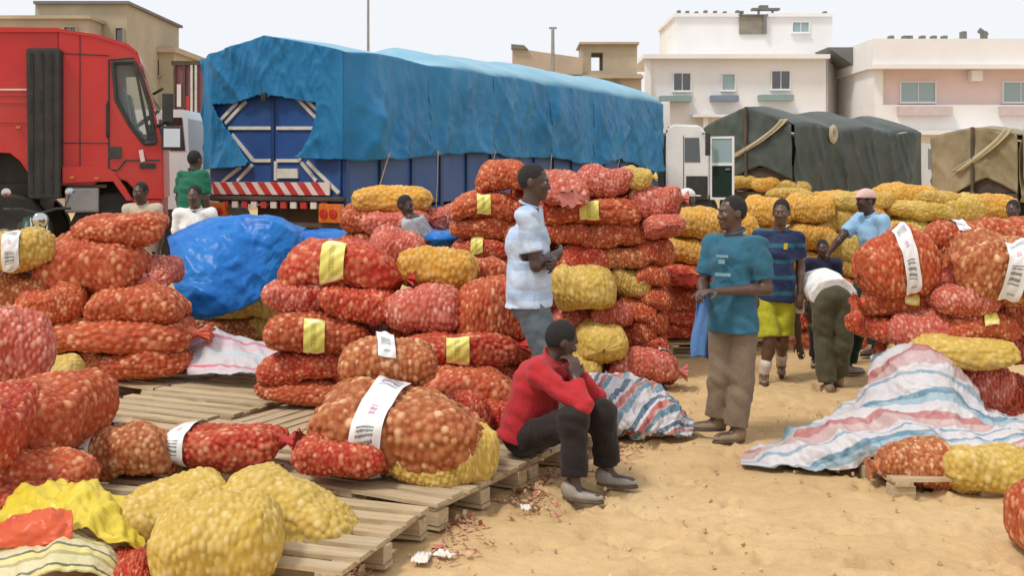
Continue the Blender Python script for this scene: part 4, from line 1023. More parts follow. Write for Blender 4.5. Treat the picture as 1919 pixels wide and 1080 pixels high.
# -- left stack, on pallets before the red truck
stack('left stack', 'sacks of the left stack', [
    [(226, 432, 172, 72, 'o', {'tilt': -4, 'neck': 0, 'Y': 9.7})],
    [(30, 472, 150, 84, 'c', {y_: 'wf', 'Y': 9.4, 'yaw': 14}), (178, 492, 212, 104, 'o', {'Y': 9.6}), (300, 505, 74, 62, 'p', {'end_on': True, 'Y': 9.9})],
    [(40, 545, 140, 66, 'b'), (98, 572, 130, 68, 'o', {'Y': 9.3}), (258, 566, 186, 80, 'o', {'neck': 1, 'Y': 9.4}), (175, 560, 130, 70, 'r', {'Y': 10.0})],
    [(98, 632, 120, 74, 'o', {'end_on': True, 'Y': 9.4, 'neck': 1}), (232, 626, 262, 76, 'o', {'Y': 9.35})],
    [(135, 684, 150, 62, 'b', {'Y': 9.35}), (268, 682, 190, 64, 'o', {'Y': 9.3})],
], 9.5)
# -- near left pile
stack('near left pile', 'sacks of the near left pile', [
    [(8, 650, 186, 140, 'p', {'big': True, 'yaw': 18, 'tilt': 10, 'Y': 6.6})],
    [(-6, 800, 120, 140, 'r', {'end_on': True, 'big': True, 'Y': 5.7}), (94, 780, 164, 142, 'o', {'end_on': True, 'big': True, 'Y': 6.2, 'yaw': -12})],
    [(60, 892, 240, 96, 'o', {'Y': 5.75, 'big': True, 'yaw': 12}), (235, 842, 190, 94, 'b', {y_: 'we', 'Y': 6.35, 'yaw': -8, 'neck': 0}), (418, 838, 232, 92, 'r', {y_: 'we', 'Y': 6.5, 'yaw': -6, 'neck': 1})],
    [(20, 952, 220, 86, 'r', {'Y': 5.5, 'big': True})],
], 6)
sack(104, 704, 84, 56, 7.4, 'g', 'small pale yellow sack end peeping out behind the near left pile', 'sacks of the near left pile', end_on=True)
# -- pale yellow sacks in front
sack(325, 968, 226, 128, 5.45, 'g', 'pale yellow sack leaning at the left behind the frontmost yellow sack', 'pale yellow sacks in front', yaw=28, tilt=-14, big=True, neck=0)
sack(545, 968, 272, 128, 5.5, 'g', 'pale yellow sack with its corner pointing right on the front pallet', 'pale yellow sacks in front', yaw=-14, tilt=17, big=True, neck=0)
sack(408, 1022, 250, 176, 4.95, 'g', 'frontmost round pale yellow sack at bottom edge', 'pale yellow sacks in front', yaw=8, tilt=2, big=True, neck=0)
sack(245, 1078, 110, 90, 4.95, 'r', 'scrap of red sack at the bottom edge left of frontmost yellow sack', 'sacks of the near left pile', neck=0)
# -- centre stack
stack('centre stack', 'sacks of the centre stack', [
    [(640, 496, 232, 104, 'r', {y_: 'ys', 'Y': 8.5, 'neck': 1}), (744, 466, 118, 76, 'p', {'Y': 9.0}), (822, 508, 152, 82, 'y', {'Y': 8.6, 'neck': 0}), (912, 508, 100, 60, 'o', {'Y': 8.9})],
    [(556, 556, 130, 74, 'p', {'Y': 8.4}), (674, 570, 146, 80, 'r', {'Y': 8.3, 'tilt': 6}), (796, 584, 148, 92, 'p', {'Y': 8.2, 'tilt': -6}), (924, 584, 150, 124, 'o', {'Y': 8.2, 'big': True})],
    [(594, 626, 200, 82, 'o', {y_: 'ys', 'Y': 8.3, 'neck': 0}), (720, 640, 120, 70, 'r', {'Y': 8.5}), (860, 656, 220, 78, 'r', {y_: 'ys', 'Y': 8.0, 'neck': 1})],
    [(566, 684, 170, 58, 'r', {'Y': 8.3}), (690, 690, 130, 66, 'r', {'Y': 8.3}), (890, 728, 196, 92, 'o', {'Y': 7.7, 'tilt': 7})],
    [(566, 730, 174, 52, 'o', {'Y': 8.3}), (690, 735, 130, 60, 'o', {'Y': 8.3}), (800, 712, 120, 80, 'r', {'Y': 7.9}), (905, 775, 180, 70, 'r', {'Y': 7.5})],
], 8.3)
# -- front pair on the open pallet
G_ = 'sacks on the open front pallet'
sack(726, 684, 188, 98, 6.9, 'b', 'brown-orange sack with white band lying on top of the big labelled sack', G_, 'wt', yaw=10, tilt=0, neck=0)
sack(748, 812, 336, 150, 6.45, 'b', 'big brown-orange sack with a printed white label band on the open pallet', G_, 'ww', yaw=-10, tilt=9, big=True, neck=0)
sack(640, 858, 180, 82, 6.2, 'r', 'small red sack lying below the big labelled sack', G_, None, yaw=-4, tilt=5, neck=0)
sack(862, 850, 112, 106, 6.35, 'g', 'yellow sack end jutting right beneath the big labelled sack', G_, None, yaw=40, tilt=-8, neck=0)
sack(800, 880, 150, 62, 6.3, 'c', 'ochre sack squeezed flat beneath the big labelled sack', G_, None, yaw=-4, neck=0)
sack(870, 770, 110, 80, 7.2, 'r', 'red sack wedged behind the big labelled sack', G_, None)
# -- tall middle stack behind the man in the pale shirt
stack('tall middle stack', 'sacks of the tall middle stack', [
    [(946, 328, 112, 62, 'o', {'neck': 0}), (1052, 352, 90, 74, 'p', {'end_on': True}), (1134, 342, 110, 56, 'p'), (1188, 334, 66, 40, 'g', {'neck': 1})],
    [(906, 384, 132, 62, 'o', {y_: 'ys', 'neck': 0}), (1000, 395, 90, 60, 'r'), (1112, 393, 186, 60, 'o', {y_: 'ys', 'neck': 1}), (1226, 380, 104, 64, 'p')],
    [(902, 426, 122, 50, 'o'), (985, 440, 90, 55, 'o'), (1062, 438, 92, 50, 'o'), (1148, 440, 130, 52, 'o', {'neck': 1}), (1236, 424, 78, 56, 'p', {'end_on': True})],
    [(902, 464, 122, 46, 'r', {y_: 'ys', 'neck': 0}), (985, 485, 90, 50, 'r'), (1090, 484, 116, 54, 'r'), (1172, 484, 96, 50, 'b'), (1226, 468, 80, 54, 'o')],
    [(950, 520, 80, 60, 'r'), (1094, 540, 124, 88, 'g', {'Y': 10.0, 'tilt': -12}), (1178, 532, 84, 56, 'c'), (1218, 516, 70, 50, 'o')],
    [(1085, 598, 110, 58, 'p'), (1148, 590, 80, 56, 'p', {'Y': 10.1}), (1192, 580, 80, 54, 'o'), (1222, 560, 60, 48, 'o')],
    [(1070, 645, 80, 60, 'p'), (1130, 644, 92, 78, 'g', {'end_on': True, 'Y': 9.9}), (1190, 628, 84, 54, 'o'), (1222, 604, 60, 48, 'o')],
    [(1092, 692, 76, 58, 'g', {'end_on': True, 'Y': 9.8}), (1150, 690, 80, 60, 'r', {'Y': 10.1}), (1222, 645, 66, 44, 'r')],
], 10.35)
sack(1206, 684, 134, 72, 9.85, 'p', 'pinkish red sack with white end lying on sand below the tall middle stack', 'sacks of the tall middle stack', 'we', yaw=172, neck=-1)
# -- low stack before the trailer
stack('low stack before trailer', 'sacks of the low back stack', [
    [(736, 378, 152, 56, 'y', {'neck': 0})],
    [(692, 412, 110, 50, 'o'), (742, 420, 130, 60, 'p', {'Y': 11.5}), (828, 414, 100, 50, 'p')],
    [(690, 455, 120, 50, 'o'), (800, 462, 130, 52, 'o'), (870, 450, 100, 54, 'r', {'Y': 12})],
], 11.7)
# -- amber and red stack behind the man in teal
stack('stack behind teal man', 'sacks of the stack behind the man in teal', [
    [(1304, 422, 106, 62, 'y', {'neck': 0}), (1378, 425, 90, 60, 'y')],
    [(1286, 474, 104, 54, 'y', {'neck': 0}), (1370, 478, 96, 54, 'y')],
    [(1284, 516, 96, 50, 'r', {'end_on': True}), (1370, 525, 96, 52, 'o')],
    [(1284, 556, 96, 54, 'o'), (1370, 572, 96, 52, 'p')],
    [(1270, 592, 110, 44, 'r'), (1370, 604, 100, 44, 'r')],
    [(1268, 620, 124, 36, 'r')],
], 11.6)
# -- yellow wall of sacks at the back
stack('yellow stack behind jersey man', 'sacks of the yellow stack', [
    [(1436, 398, 100, 62, 'y'), (1514, 392, 98, 58, 'y', {'neck': 0}), (1590, 382, 80, 40, 'g')],
    [(1432, 448, 80, 60, 'y'), (1514, 446, 104, 64, 'y', {'neck': 0}), (1582, 462, 84, 56, 'g'), (1570, 415, 80, 44, 'c')],
    [(1430, 500, 80, 56, 'o'), (1506, 490, 90, 44, 'y'), (1588, 500, 90, 44, 'c')],
    [(1430, 546, 80, 50, 'p'), (1500, 540, 90, 54, 'p'), (1580, 540, 80, 48, 'o')],
    [(1430, 590, 80, 48, 'r'), (1500, 592, 90, 54, 'r'), (1585, 590, 80, 50, 'r')],
    [(1490, 636, 92, 48, 'o'), (1585, 636, 80, 50, 'r')],
], 12.1)
stack('far yellow heap', 'sacks of the far yellow heap', [
    [(1480, 368, 90, 30, 'c'), (1690, 366, 120, 40, 'y', {'Y': 14.4}), (1560, 372, 70, 30, 'y'), (1630, 376, 80, 34, 'c'), (1760, 374, 90, 34, 'c')],
    [(1610, 398, 90, 42, 'y'), (1718, 396, 130, 44, 'g', {'tilt': 6}), (1800, 392, 110, 50, 'g'), (1858, 390, 96, 48, 'y')],
    [(1600, 436, 100, 44, 'c'), (1690, 432, 110, 46, 'g'), (1790, 434, 110, 44, 'c'), (1880, 432, 100, 44, 'g')],
], 14.0)
# -- right stack
stack('right stack', 'sacks of the right stack', [
    [(1792, 456, 150, 80, 'o', {y_: 'wt', 'Y': 8.7}), (1884, 444, 150, 72, 'o', {'Y': 8.8})],
    [(1678, 494, 150, 120, 'o', {y_: 'wf', 'big': True, 'Y': 8.3, 'yaw': 6, 'tilt': -8}), (1776, 510, 110, 78, 'p', {'Y': 8.3}), (1878, 508, 186, 124, 'b', {y_: 'wf', 'big': True, 'Y': 8.1, 'yaw': -6, 'tilt': 8})],
    [(1690, 566, 150, 74, 'o', {y_: 'yt', 'Y': 8.4}), (1806, 562, 130, 78, 'p', {'Y': 8.1, 'tilt': -10}), (1900, 590, 120, 86, 'o', {'Y': 8.4})],
    [(1650, 614, 70, 60, 'r', {'end_on': True, 'Y': 8.5}), (1722, 620, 126, 78, 'p', {'Y': 8.2, 'tilt': -10}), (1826, 610, 150, 70, 'o', {y_: 'yt', 'Y': 8.15})],
    [(1700, 668, 120, 64, 'o', {'Y': 8.5}), (1798, 662, 204, 66, 'g', {'Y': 7.9, 'neck': 1}), (1898, 654, 80, 70, 'p', {'Y': 8.5})],
    [(1720, 730, 120, 70, 'r', {'Y': 8.4}), (1842, 726, 96, 84, 'p', {'Y': 8.1}), (1925, 745, 110, 90, 'r', {'Y': 8.6})],
    [(1740, 790, 150, 66, 'o', {'Y': 8.2}), (1880, 792, 150, 66, 'r', {'Y': 8.3})],
], 8.3)
sack(1718, 866, 150, 80, 6.75, 'b', 'brown-orange sack on the low pallet at lower right', 'sacks on the low right pallet', yaw=-6, neck=-1)
sack(1852, 880, 196, 92, 6.65, 'g', 'pale yellow sack with pointed end on the low pallet at lower right', 'sacks on the low right pallet', yaw=5, tilt=-4, neck=0)
sack(1648, 848, 90, 60, 7.3, 'r', 'red sack in the shade beneath the large striped sheet', 'sacks on the low right pallet', neck=0)
sack(1972, 992, 100, 136, 5.3, 'o', 'orange-red sack cut off by the right edge in front', 'sacks on the low right pallet', end_on=True, big=True)
# -- below the vivid blue tarpaulin
stack('heap under vivid blue tarpaulin', 'sacks under the vivid blue tarpaulin', [
    [(400, 520, 150, 60, 'c'), (500, 520, 150, 60, 'c')],
    [(410, 570, 150, 56, 'c'), (515, 574, 130, 60, 'c')],
    [(420, 615, 150, 50, 'b'), (520, 615, 130, 50, 'c')],
], 11.4)

# -- sacks in the second rank, seen through the gaps
stack('shaded rank behind centre stack', 'sacks of the second rank', [
    [(850, 548, 150, 70, 'o'), (950, 545, 130, 80, 'r')],
    [(610, 600, 160, 70, 'r'), (740, 610, 160, 80, 'r'), (860, 620, 160, 90, 'o'), (965, 640, 120, 90, 'r')],
    [(620, 670, 160, 80, 'r'), (750, 690, 160, 80, 'r'), (960, 720, 110, 90, 'r')],
], 9.05)
stack('shaded rank behind tall stack', 'sacks of the second rank', [
    [(1010, 350, 110, 60, 'o'), (1110, 365, 130, 60, 'r')],
    [(960, 405, 130, 60, 'o'), (1080, 415, 130, 60, 'o'), (1185, 410, 120, 60, 'r')],
    [(950, 455, 130, 60, 'r'), (1070, 462, 130, 60, 'r'), (1185, 460, 120, 60, 'o')],
    [(960, 510, 130, 60, 'o'), (1060, 515, 130, 60, 'r'), (1160, 510, 120, 60, 'r')],
    [(1050, 570, 130, 60, 'r'), (1160, 560, 130, 60, 'o')],
    [(1060, 625, 130, 60, 'r'), (1160, 615, 130, 60, 'r')],
], 10.85)
stack('load of green truck', 'sacks loaded on the green truck', [
    [(1390, 342, 60, 26, 'c', {'Y': 34}), (1442, 346, 70, 26, 'y', {'Y': 33.6}), (1490, 350, 60, 24, 'c', {'Y': 33.2})],
], 34)
# ------------------------------------------------------------------ sheets thrown over things: a net of points in space, smoothly interpolated, then creased
def catmull(p, t):
    n = len(p) - 1; x = t * n; i = min(n - 1, int(x)); f = x - i
    g = lambda k: p[max(0, min(n, k))]
    a, b, c, d = g(i - 1), g(i), g(i + 1), g(i + 2)
    return 0.5 * (2 * b + (c - a) * f + (2 * a - 5 * b + 4 * c - d) * f * f + (3 * b - a - 3 * c + d) * f ** 3)
def drape(name, net, nu, nv, mat, label, cat, amp=0.03, freq=3.0, seed=0.0, thick=0.006, dirn=(1.0, 0.35), edge=0.02):
    """net rows: first row far/top edge; entries (px,py,Y)"""
    N = [[P(*q) for q in row] for row in net]
    cen = P(*net[-1][len(net[-1]) // 2]); base = Vector((cen.x, cen.y, 0.0))
    def fn(u, v):
        uu = u + edge * noise.noise(Vector((v * 5, seed, 1))) * (1 if 0.02 < u < 0.98 else 1); uu = min(1, max(0, uu))
        vv = min(1, max(0, v + edge * noise.noise(Vector((u * 6, seed, 7))) * v))
        rows = [catmull(r, uu) for r in N]; p = catmull(rows, vv)
        e = 0.01
        pu = (catmull([catmull(r, min(1, uu + e)) for r in N], vv) - p); pv = (catmull([catmull(r, uu) for r in N], min(1, vv + e)) - p)
        if pu.length < 1e-6: pu = p - catmull([catmull(r, uu - e) for r in N], vv)
        if pv.length < 1e-6: pv = p - catmull(rows, vv - e)
        n = pu.cross(pv).normalized()
        if n.z < 0 or (abs(n.z) < 0.2 and n.y > 0): n = -n
        q = Vector((p.x * dirn[0] + p.z * 0.6, p.y * dirn[1] + p.z * 0.4, seed)) * freq
        d = 0.0; a_ = 1.0; fq = 1.0
        for o_ in range(4):            # sharp creases at ever finer size
            w_ = Vector((p.z * fq * 1.1 - p.x * fq * 0.55 + o_ * 3.1, p.x * fq * 0.8 + p.y * fq * 0.7, seed + 4 + o_)) * freq
            d += a_ * (0.7 * (0.5 - abs(noise.noise(q * fq + Vector((0, 0, o_ * 2.7)))) * 1.9) + 0.6 * (0.5 - abs(noise.noise(w_)) * 1.9))
            a_ *= 0.5; fq *= 2.1
        d = amp * d + amp * 0.25
        q = p + n * d - base
        if p.y < 12: q.z = max(q.z, ground_z(0, p.y) + 0.012 + 0.01 * noise.noise(p * 6))
        return q
    o = put_sheet(name, sheet(fn, nu, nv, None, thick), mat, None, loc=base)
    return tag(o, label, cat)
drape('blue_tarpaulin', [
    [(322, 474, 11.6), (390, 436, 11.8), (460, 420, 11.9), (520, 418, 11.9), (572, 438, 11.8)],
    [(318, 456, 11.0), (380, 428, 11.1), (460, 414, 11.2), (525, 412, 11.2), (566, 434, 11.3)],
    [(322, 500, 10.7), (385, 474, 10.7), (450, 448, 10.8), (515, 444, 10.9), (560, 452, 11.1)],
    [(334, 552, 10.5), (390, 528, 10.5), (455, 508, 10.6), (512, 492, 10.8), (552, 478, 11.0)],
    [(344, 584, 10.4), (392, 588, 10.4), (452, 572, 10.55), (508, 536, 10.75), (548, 500, 11.0)],
    [(350, 604, 10.45), (395, 606, 10.5), (450, 590, 10.6), (505, 556, 10.8), (545, 516, 11.05)],
], 120, 96, M['tarp_vivid'], 'vivid blue plastic tarpaulin heaped over sacks between left and centre stacks', 'tarpaulin', 0.085, 1.5, 1.0, dirn=(0.6, 1.0))
drape('blue_tarpaulin', [
    [(556, 436, 12.4), (640, 430, 12.5), (720, 428, 12.5), (800, 432, 12.4), (862, 436, 12.3)],
    [(552, 440, 12.0), (640, 438, 12.0), (720, 436, 12.0), (800, 438, 11.0), (858, 440, 11.0)],
    [(556, 468, 11.9), (640, 466, 11.8), (720, 462, 11.6), (800, 468, 10.9), (850, 466, 10.9)],
], 70, 24, M['tarp_vivid'], 'narrow strip of blue tarpaulin behind the top of centre stack', 'tarpaulin', 0.03, 3.0, 4.0)
drape('striped_sheet', [
    [(352, 640, 9.9), (385, 612, 9.8), (420, 628, 9.8), (470, 640, 9.8), (520, 645, 9.8)],
    [(350, 668, 9.5), (392, 650, 9.45), (430, 654, 9.45), (475, 662, 9.45), (520, 665, 9.45)],
    [(352, 690, 9.25), (395, 688, 9.15), (435, 690, 9.12), (478, 694, 9.1), (520, 696, 9.1)],
    [(356, 704, 9.2), (398, 704, 9.0), (438, 705, 8.95), (480, 706, 8.9), (520, 708, 8.9)],
], 60, 40, M['striped_red'], 'white sheet with red stripes spread flat beside the left stack', 'sheet', 0.03, 4.0, 2.0)
drape('striped_sheet', [
    [(1640, 684, 8.6), (1690, 662, 8.5), (1745, 668, 8.4), (1800, 716, 8.2), (1850, 780, 7.9), (1935, 800, 7.8)],
    [(1634, 690, 8.0), (1690, 658, 7.75), (1750, 668, 7.6), (1806, 724, 7.5), (1856, 786, 7.4), (1935, 796, 7.3)],
    [(1624, 742, 7.75), (1690, 706, 7.5), (1752, 718, 7.4), (1806, 762, 7.3), (1856, 806, 7.15), (1935, 810, 7.1)],
    [(1520, 800, 7.8), (1628, 772, 7.45), (1735, 764, 7.25), (1800, 792, 7.1), (1862, 816, 7.0), (1935, 820, 6.95)],
    [(1420, 850, 7.6), (1545, 806, 7.3), (1650, 800, 7.15), (1760, 808, 7.0), (1850, 826, 6.9), (1935, 828, 6.85)],
    [(1388, 872, 7.25), (1480, 862, 7.1), (1590, 838, 7.05), (1705, 828, 6.95), (1830, 838, 6.85), (1935, 836, 6.8)],
    [(1392, 876, 7.12), (1500, 886, 6.98), (1590, 882, 6.98), (1640, 858, 7.0), (1830, 850, 6.85), (1935, 842, 6.78)],
], 190, 150, M['striped'], 'large white sheet with faded blue and red stripes draped over right stack', 'sheet', 0.06, 3.0, 6.0, dirn=(1.0, 0.8), edge=0.03)
drape('striped_sheet', [
    [(1104, 724, 8.5), (1150, 716, 8.55), (1200, 722, 8.5), (1250, 752, 8.4), (1296, 804, 8.2)],
    [(1098, 724, 8.2), (1150, 712, 8.25), (1205, 718, 8.2), (1256, 748, 8.1), (1298, 802, 8.0)],
    [(1104, 756, 7.95), (1155, 742, 7.95), (1208, 748, 7.95), (1258, 776, 7.9), (1296, 812, 7.9)],
    [(1126, 800, 7.8), (1165, 796, 7.75), (1212, 800, 7.75), (1255, 808, 7.8), (1294, 818, 7.85)],
    [(1136, 818, 7.85), (1170, 826, 7.8), (1214, 826, 7.8), (1255, 824, 7.83), (1292, 822, 7.88)],
], 130, 100, M['striped_bundle'], 'crumpled striped sheet bundled on the sand behind the seated man', 'sheet', 0.07, 4.5, 9.0, dirn=(1.0, 0.6), edge=0.05)
drape('empty_sack', [
    [(10, 958, 5.3), (70, 924, 5.4), (130, 918, 5.45), (190, 930, 5.45), (250, 985, 5.4)],
    [(2, 975, 5.15), (75, 940, 5.2), (140, 930, 5.25), (200, 952, 5.25), (262, 1010, 5.2)],
    [(-4, 1000, 5.05), (75, 975, 5.05), (145, 968, 5.1), (210, 990, 5.1), (268, 1030, 5.1)],
    [(-6, 1010, 5.0), (80, 1008, 4.95), (150, 1006, 4.98), (215, 1030, 5.0), (262, 1048, 5.05)],
], 60, 44, M['plastic_yellow'], 'crumpled bright yellow empty plastic sack at lower left', 'empty sack', 0.06, 6.0, 12.0)
drape('empty_sack', [
    [(-8, 988, 4.98), (50, 968, 4.98), (100, 954, 4.98), (134, 958, 5.0)],
    [(-8, 1012, 4.92), (50, 1000, 4.9), (100, 984, 4.9), (136, 985, 4.92)],
    [(-8, 1030, 4.9), (55, 1028, 4.86), (105, 1022, 4.86), (136, 1018, 4.88)],
], 36, 30, M['plastic_red'], 'folded red plastic sack piece lying on the yellow empty sack', 'empty sack', 0.035, 7.0, 15.0)
drape('empty_sack', [
    [(-10, 1040, 4.95), (60, 1026, 4.95), (130, 1008, 5.0), (190, 1020, 5.0), (215, 1056, 4.95)],
    [(-10, 1062, 4.8), (60, 1044, 4.8), (130, 1028, 4.82), (190, 1044, 4.85), (220, 1080, 4.85)],
    [(-10, 1100, 4.7), (60, 1086, 4.68), (130, 1078, 4.7), (190, 1090, 4.75), (220, 1110, 4.8)],
], 50, 36, M['striped_sack'], 'dark striped pale yellow empty sack in the bottom left corner', 'empty sack', 0.03, 5.0, 18.0)
# ------------------------------------------------------------------ people: bodies and clothes grown as smooth continuous surfaces
def A(v): return np.array(tuple(v), dtype=np.float32)
def nrm(v): v = np.asarray(v, dtype=np.float32); return v / (np.linalg.norm(v) + 1e-9)
class Field:
    def __init__(self, h, k=0.03): self.h, self.k, self.ops = h, k, []
    def cone(self, a, b, ra, rb, k=None, flat=None, thin=1.0, f=None):
        """tapered limb; flat cuts the end square; thin < 1 flattens it along direction f"""
        self.ops.append(('c', A(a), A(b), ra, rb, self.k if k is None else k, flat, thin, None if f is None else nrm(A(f)))); return self
    def ell(self, c, ax, X, Y, Z, k=None):
        self.ops.append(('e', A(c), np.array(ax, dtype=np.float32), np.stack([nrm(A(X)), nrm(A(Y)), nrm(A(Z))]), self.k if k is None else k)); return self
    def cut(self, p, n): self.ops.append(('p', A(p), nrm(A(n)))); return self          # removes the side n points to
    def mesh(self, wrinkle=0.0, seed=0.0, wscale=1.0):
        lo, hi = np.full(3, 1e9), np.full(3, -1e9)
        for o in self.ops:
            if o[0] == 'c':
                r = max(o[3], o[4]) + 0.03
                lo = np.minimum(lo, np.minimum(o[1], o[2]) - r); hi = np.maximum(hi, np.maximum(o[1], o[2]) + r)
            elif o[0] == 'e':
                r = o[2].max() + 0.03; lo = np.minimum(lo, o[1] - r); hi = np.maximum(hi, o[1] + r)
        h = self.h; n = np.ceil((hi - lo) / h).astype(int) + 2
        f = np.full(n, 0.5, dtype=np.float32); lo = lo.astype(np.float32)
        ax = [lo[i] + np.arange(n[i], dtype=np.float32) * h for i in range(3)]
        for o in self.ops:
            if o[0] == 'p':
                pl = (ax[0] - o[1][0])[:, None, None] * o[2][0] + (ax[1] - o[1][1])[None, :, None] * o[2][1] + (ax[2] - o[1][2])[None, None, :] * o[2][2]
                f = np.maximum(f, pl); continue
            k = o[5] if o[0] == 'c' else o[4]
            if o[0] == 'c': r = max(o[3], o[4]) + k + 3 * h; bl, bh = np.minimum(o[1], o[2]) - r, np.maximum(o[1], o[2]) + r
            else: r = o[2].max() + k + 3 * h; bl, bh = o[1] - r, o[1] + r
            i0 = np.clip(np.floor((bl - lo) / h).astype(int), 0, n); i1 = np.clip(np.ceil((bh - lo) / h).astype(int) + 1, 0, n)
            X, Y, Z = np.meshgrid(*[ax[i][i0[i]:i1[i]] for i in range(3)], indexing='ij'); p = np.stack([X, Y, Z], -1)
            if o[0] == 'c':
                q = p - o[1]; ab = o[2] - o[1]; th = o[7]
                if th != 1.0:
                    fv = o[8]; q = q + (q @ fv)[..., None] * fv * (1 / th - 1); ab2 = ab + (ab @ fv) * fv * (1 / th - 1)
                else: ab2 = ab
                t = np.clip((q @ ab2) / (ab2 @ ab2 + 1e-9), 0, 1)
                d = np.linalg.norm(q - t[..., None] * ab2, axis=-1) - (o[3] + (o[4] - o[3]) * t)
                if th != 1.0: d = d * (0.5 + 0.5 * th)
                if o[6]: d = np.maximum(d, (p - o[2]) @ nrm(ab))
            else:
                q = (p - o[1]) @ o[3].T; k0 = np.linalg.norm(q / o[2], axis=-1); k1 = np.linalg.norm(q / (o[2] ** 2), axis=-1)
                d = k0 * (k0 - 1) / (k1 + 1e-6)
            s = (slice(i0[0], i1[0]), slice(i0[1], i1[1]), slice(i0[2], i1[2])); g = f[s]
            if k > 0:
                w = np.clip(0.5 + 0.5 * (g - d) / k, 0, 1); f[s] = g * (1 - w) + d * w - k * w * (1 - w)
            else: f[s] = np.minimum(g, d)
        if wrinkle > 0:
            idx = np.nonzero(np.abs(f) < 0.035); pp = np.stack([ax[i][idx[i]] for i in range(3)], -1) * wscale
            rng = np.random.default_rng(abs(int(seed * 10)) + 3); acc = np.zeros(len(pp), dtype=np.float32)
            warp = 0.35 * np.sin(pp @ np.array([7.0, 5.0, 9.0], dtype=np.float32) + seed)
            for i in range(7):
                dv = rng.normal(0, 1, 3); dv[2] *= 1.5; dv = nrm(dv); fr = rng.uniform(22, 62)
                acc += (1 - 2 * np.abs(np.sin((pp @ dv) * fr * 0.5 + warp * (2 + i) + rng.uniform(0, 6)))) * (26 / fr)
            f[idx] += wrinkle * 0.42 * acc
        for o in self.ops:          # trim cuffs and hems square again after the wrinkles
            if o[0] == 'c' and o[6] and wrinkle > 0:
                r = max(o[3], o[4]) * 1.5; i0 = np.clip(np.floor((o[2] - r - lo) / h).astype(int), 0, n); i1 = np.clip(np.ceil((o[2] + r - lo) / h).astype(int), 0, n)
                X, Y, Z = np.meshgrid(*[ax[i][i0[i]:i1[i]] for i in range(3)], indexing='ij'); q = np.stack([X, Y, Z], -1) - o[2]
                pl = q @ nrm(o[2] - o[1]); s = (slice(i0[0], i1[0]), slice(i0[1], i1[1]), slice(i0[2], i1[2]))
                f[s] = np.where((np.linalg.norm(q, axis=-1) < r) & (pl < 0.05), np.maximum(f[s], pl), f[s])
        return nets(f, lo, h)
def nets(f, lo, h):
    s = f < 0; nx, ny, nz = f.shape; cs = (nx - 1, ny - 1, nz - 1)
    cnt = np.zeros(cs, dtype=np.int8); co = [(a, b, c) for a in (0, 1) for b in (0, 1) for c in (0, 1)]
    sl = lambda a, b, c: (slice(a, nx - 1 + a), slice(b, ny - 1 + b), slice(c, nz - 1 + c))
    for q in co: cnt += s[sl(*q)]
    act = np.nonzero((cnt > 0) & (cnt < 8)); N = len(act[0])
    idm = np.full(cs, -1, dtype=np.int32); idm[act] = np.arange(N)
    acc = np.zeros((N, 3)); num = np.zeros(N)
    for a in co:
        for d in range(3):
            if a[d]: continue
            b = list(a); b[d] = 1
            fa = f[act[0] + a[0], act[1] + a[1], act[2] + a[2]]; fb = f[act[0] + b[0], act[1] + b[1], act[2] + b[2]]
            m = (fa < 0) != (fb < 0); t = np.where(m, fa / np.where(m, fa - fb, 1), 0)
            pos = np.tile(np.array(a, dtype=np.float64), (N, 1)); pos[:, d] += t
            acc += pos * m[:, None]; num += m
    V = (np.stack(act, -1) + acc / num[:, None]) * h + lo
    Q = []
    for d in range(3):
        e1, e2 = (d + 1) % 3, (d + 2) % 3
        sa = [slice(None)] * 3; sb = [slice(None)] * 3; sa[d] = slice(0, -1); sb[d] = slice(1, None)
        x = s[tuple(sa)] != s[tuple(sb)]; I = np.stack(np.nonzero(x), -1)
        ok = (I[:, e1] > 0) & (I[:, e2] > 0) & (I[:, e1] < f.shape[e1] - 1) & (I[:, e2] < f.shape[e2] - 1); I = I[ok]
        first = s[I[:, 0], I[:, 1], I[:, 2]]
        def cid(o1, o2):
            J = I.copy(); J[:, e1] -= o1; J[:, e2] -= o2; return idm[J[:, 0], J[:, 1], J[:, 2]]
        q = np.stack([cid(0, 0), cid(1, 0), cid(1, 1), cid(0, 1)], -1); q[~first] = q[~first][:, ::-1]; Q.append(q)
    Q = np.concatenate(Q); Q = Q[(Q >= 0).all(1)]
    # a touch of smoothing takes the voxel steps off
    for _ in range(2):
        s_ = np.zeros_like(V); c_ = np.zeros(len(V))
        for i in range(4):
            np.add.at(s_, Q[:, i], V[Q[:, (i + 1) % 4]]); np.add.at(c_, Q[:, i], 1)
            np.add.at(s_, Q[:, i], V[Q[:, (i + 3) % 4]]); np.add.at(c_, Q[:, i], 1)
        V = V * 0.45 + 0.55 * s_ / np.maximum(c_, 1)[:, None]
    return V, Q
def np_mesh(name, V, Q, base):
    me = bpy.data.meshes.new(name); V = V - np.array(tuple(base))
    me.vertices.add(len(V)); me.vertices.foreach_set('co', V.astype(np.float32).ravel())
    me.loops.add(len(Q) * 4); me.loops.foreach_set('vertex_index', Q.astype(np.int32).ravel())
    me.polygons.add(len(Q)); me.polygons.foreach_set('loop_start', np.arange(0, len(Q) * 4, 4, dtype=np.int32))
    me.update(calc_edges=True); me.validate(); me.shade_smooth(); return me

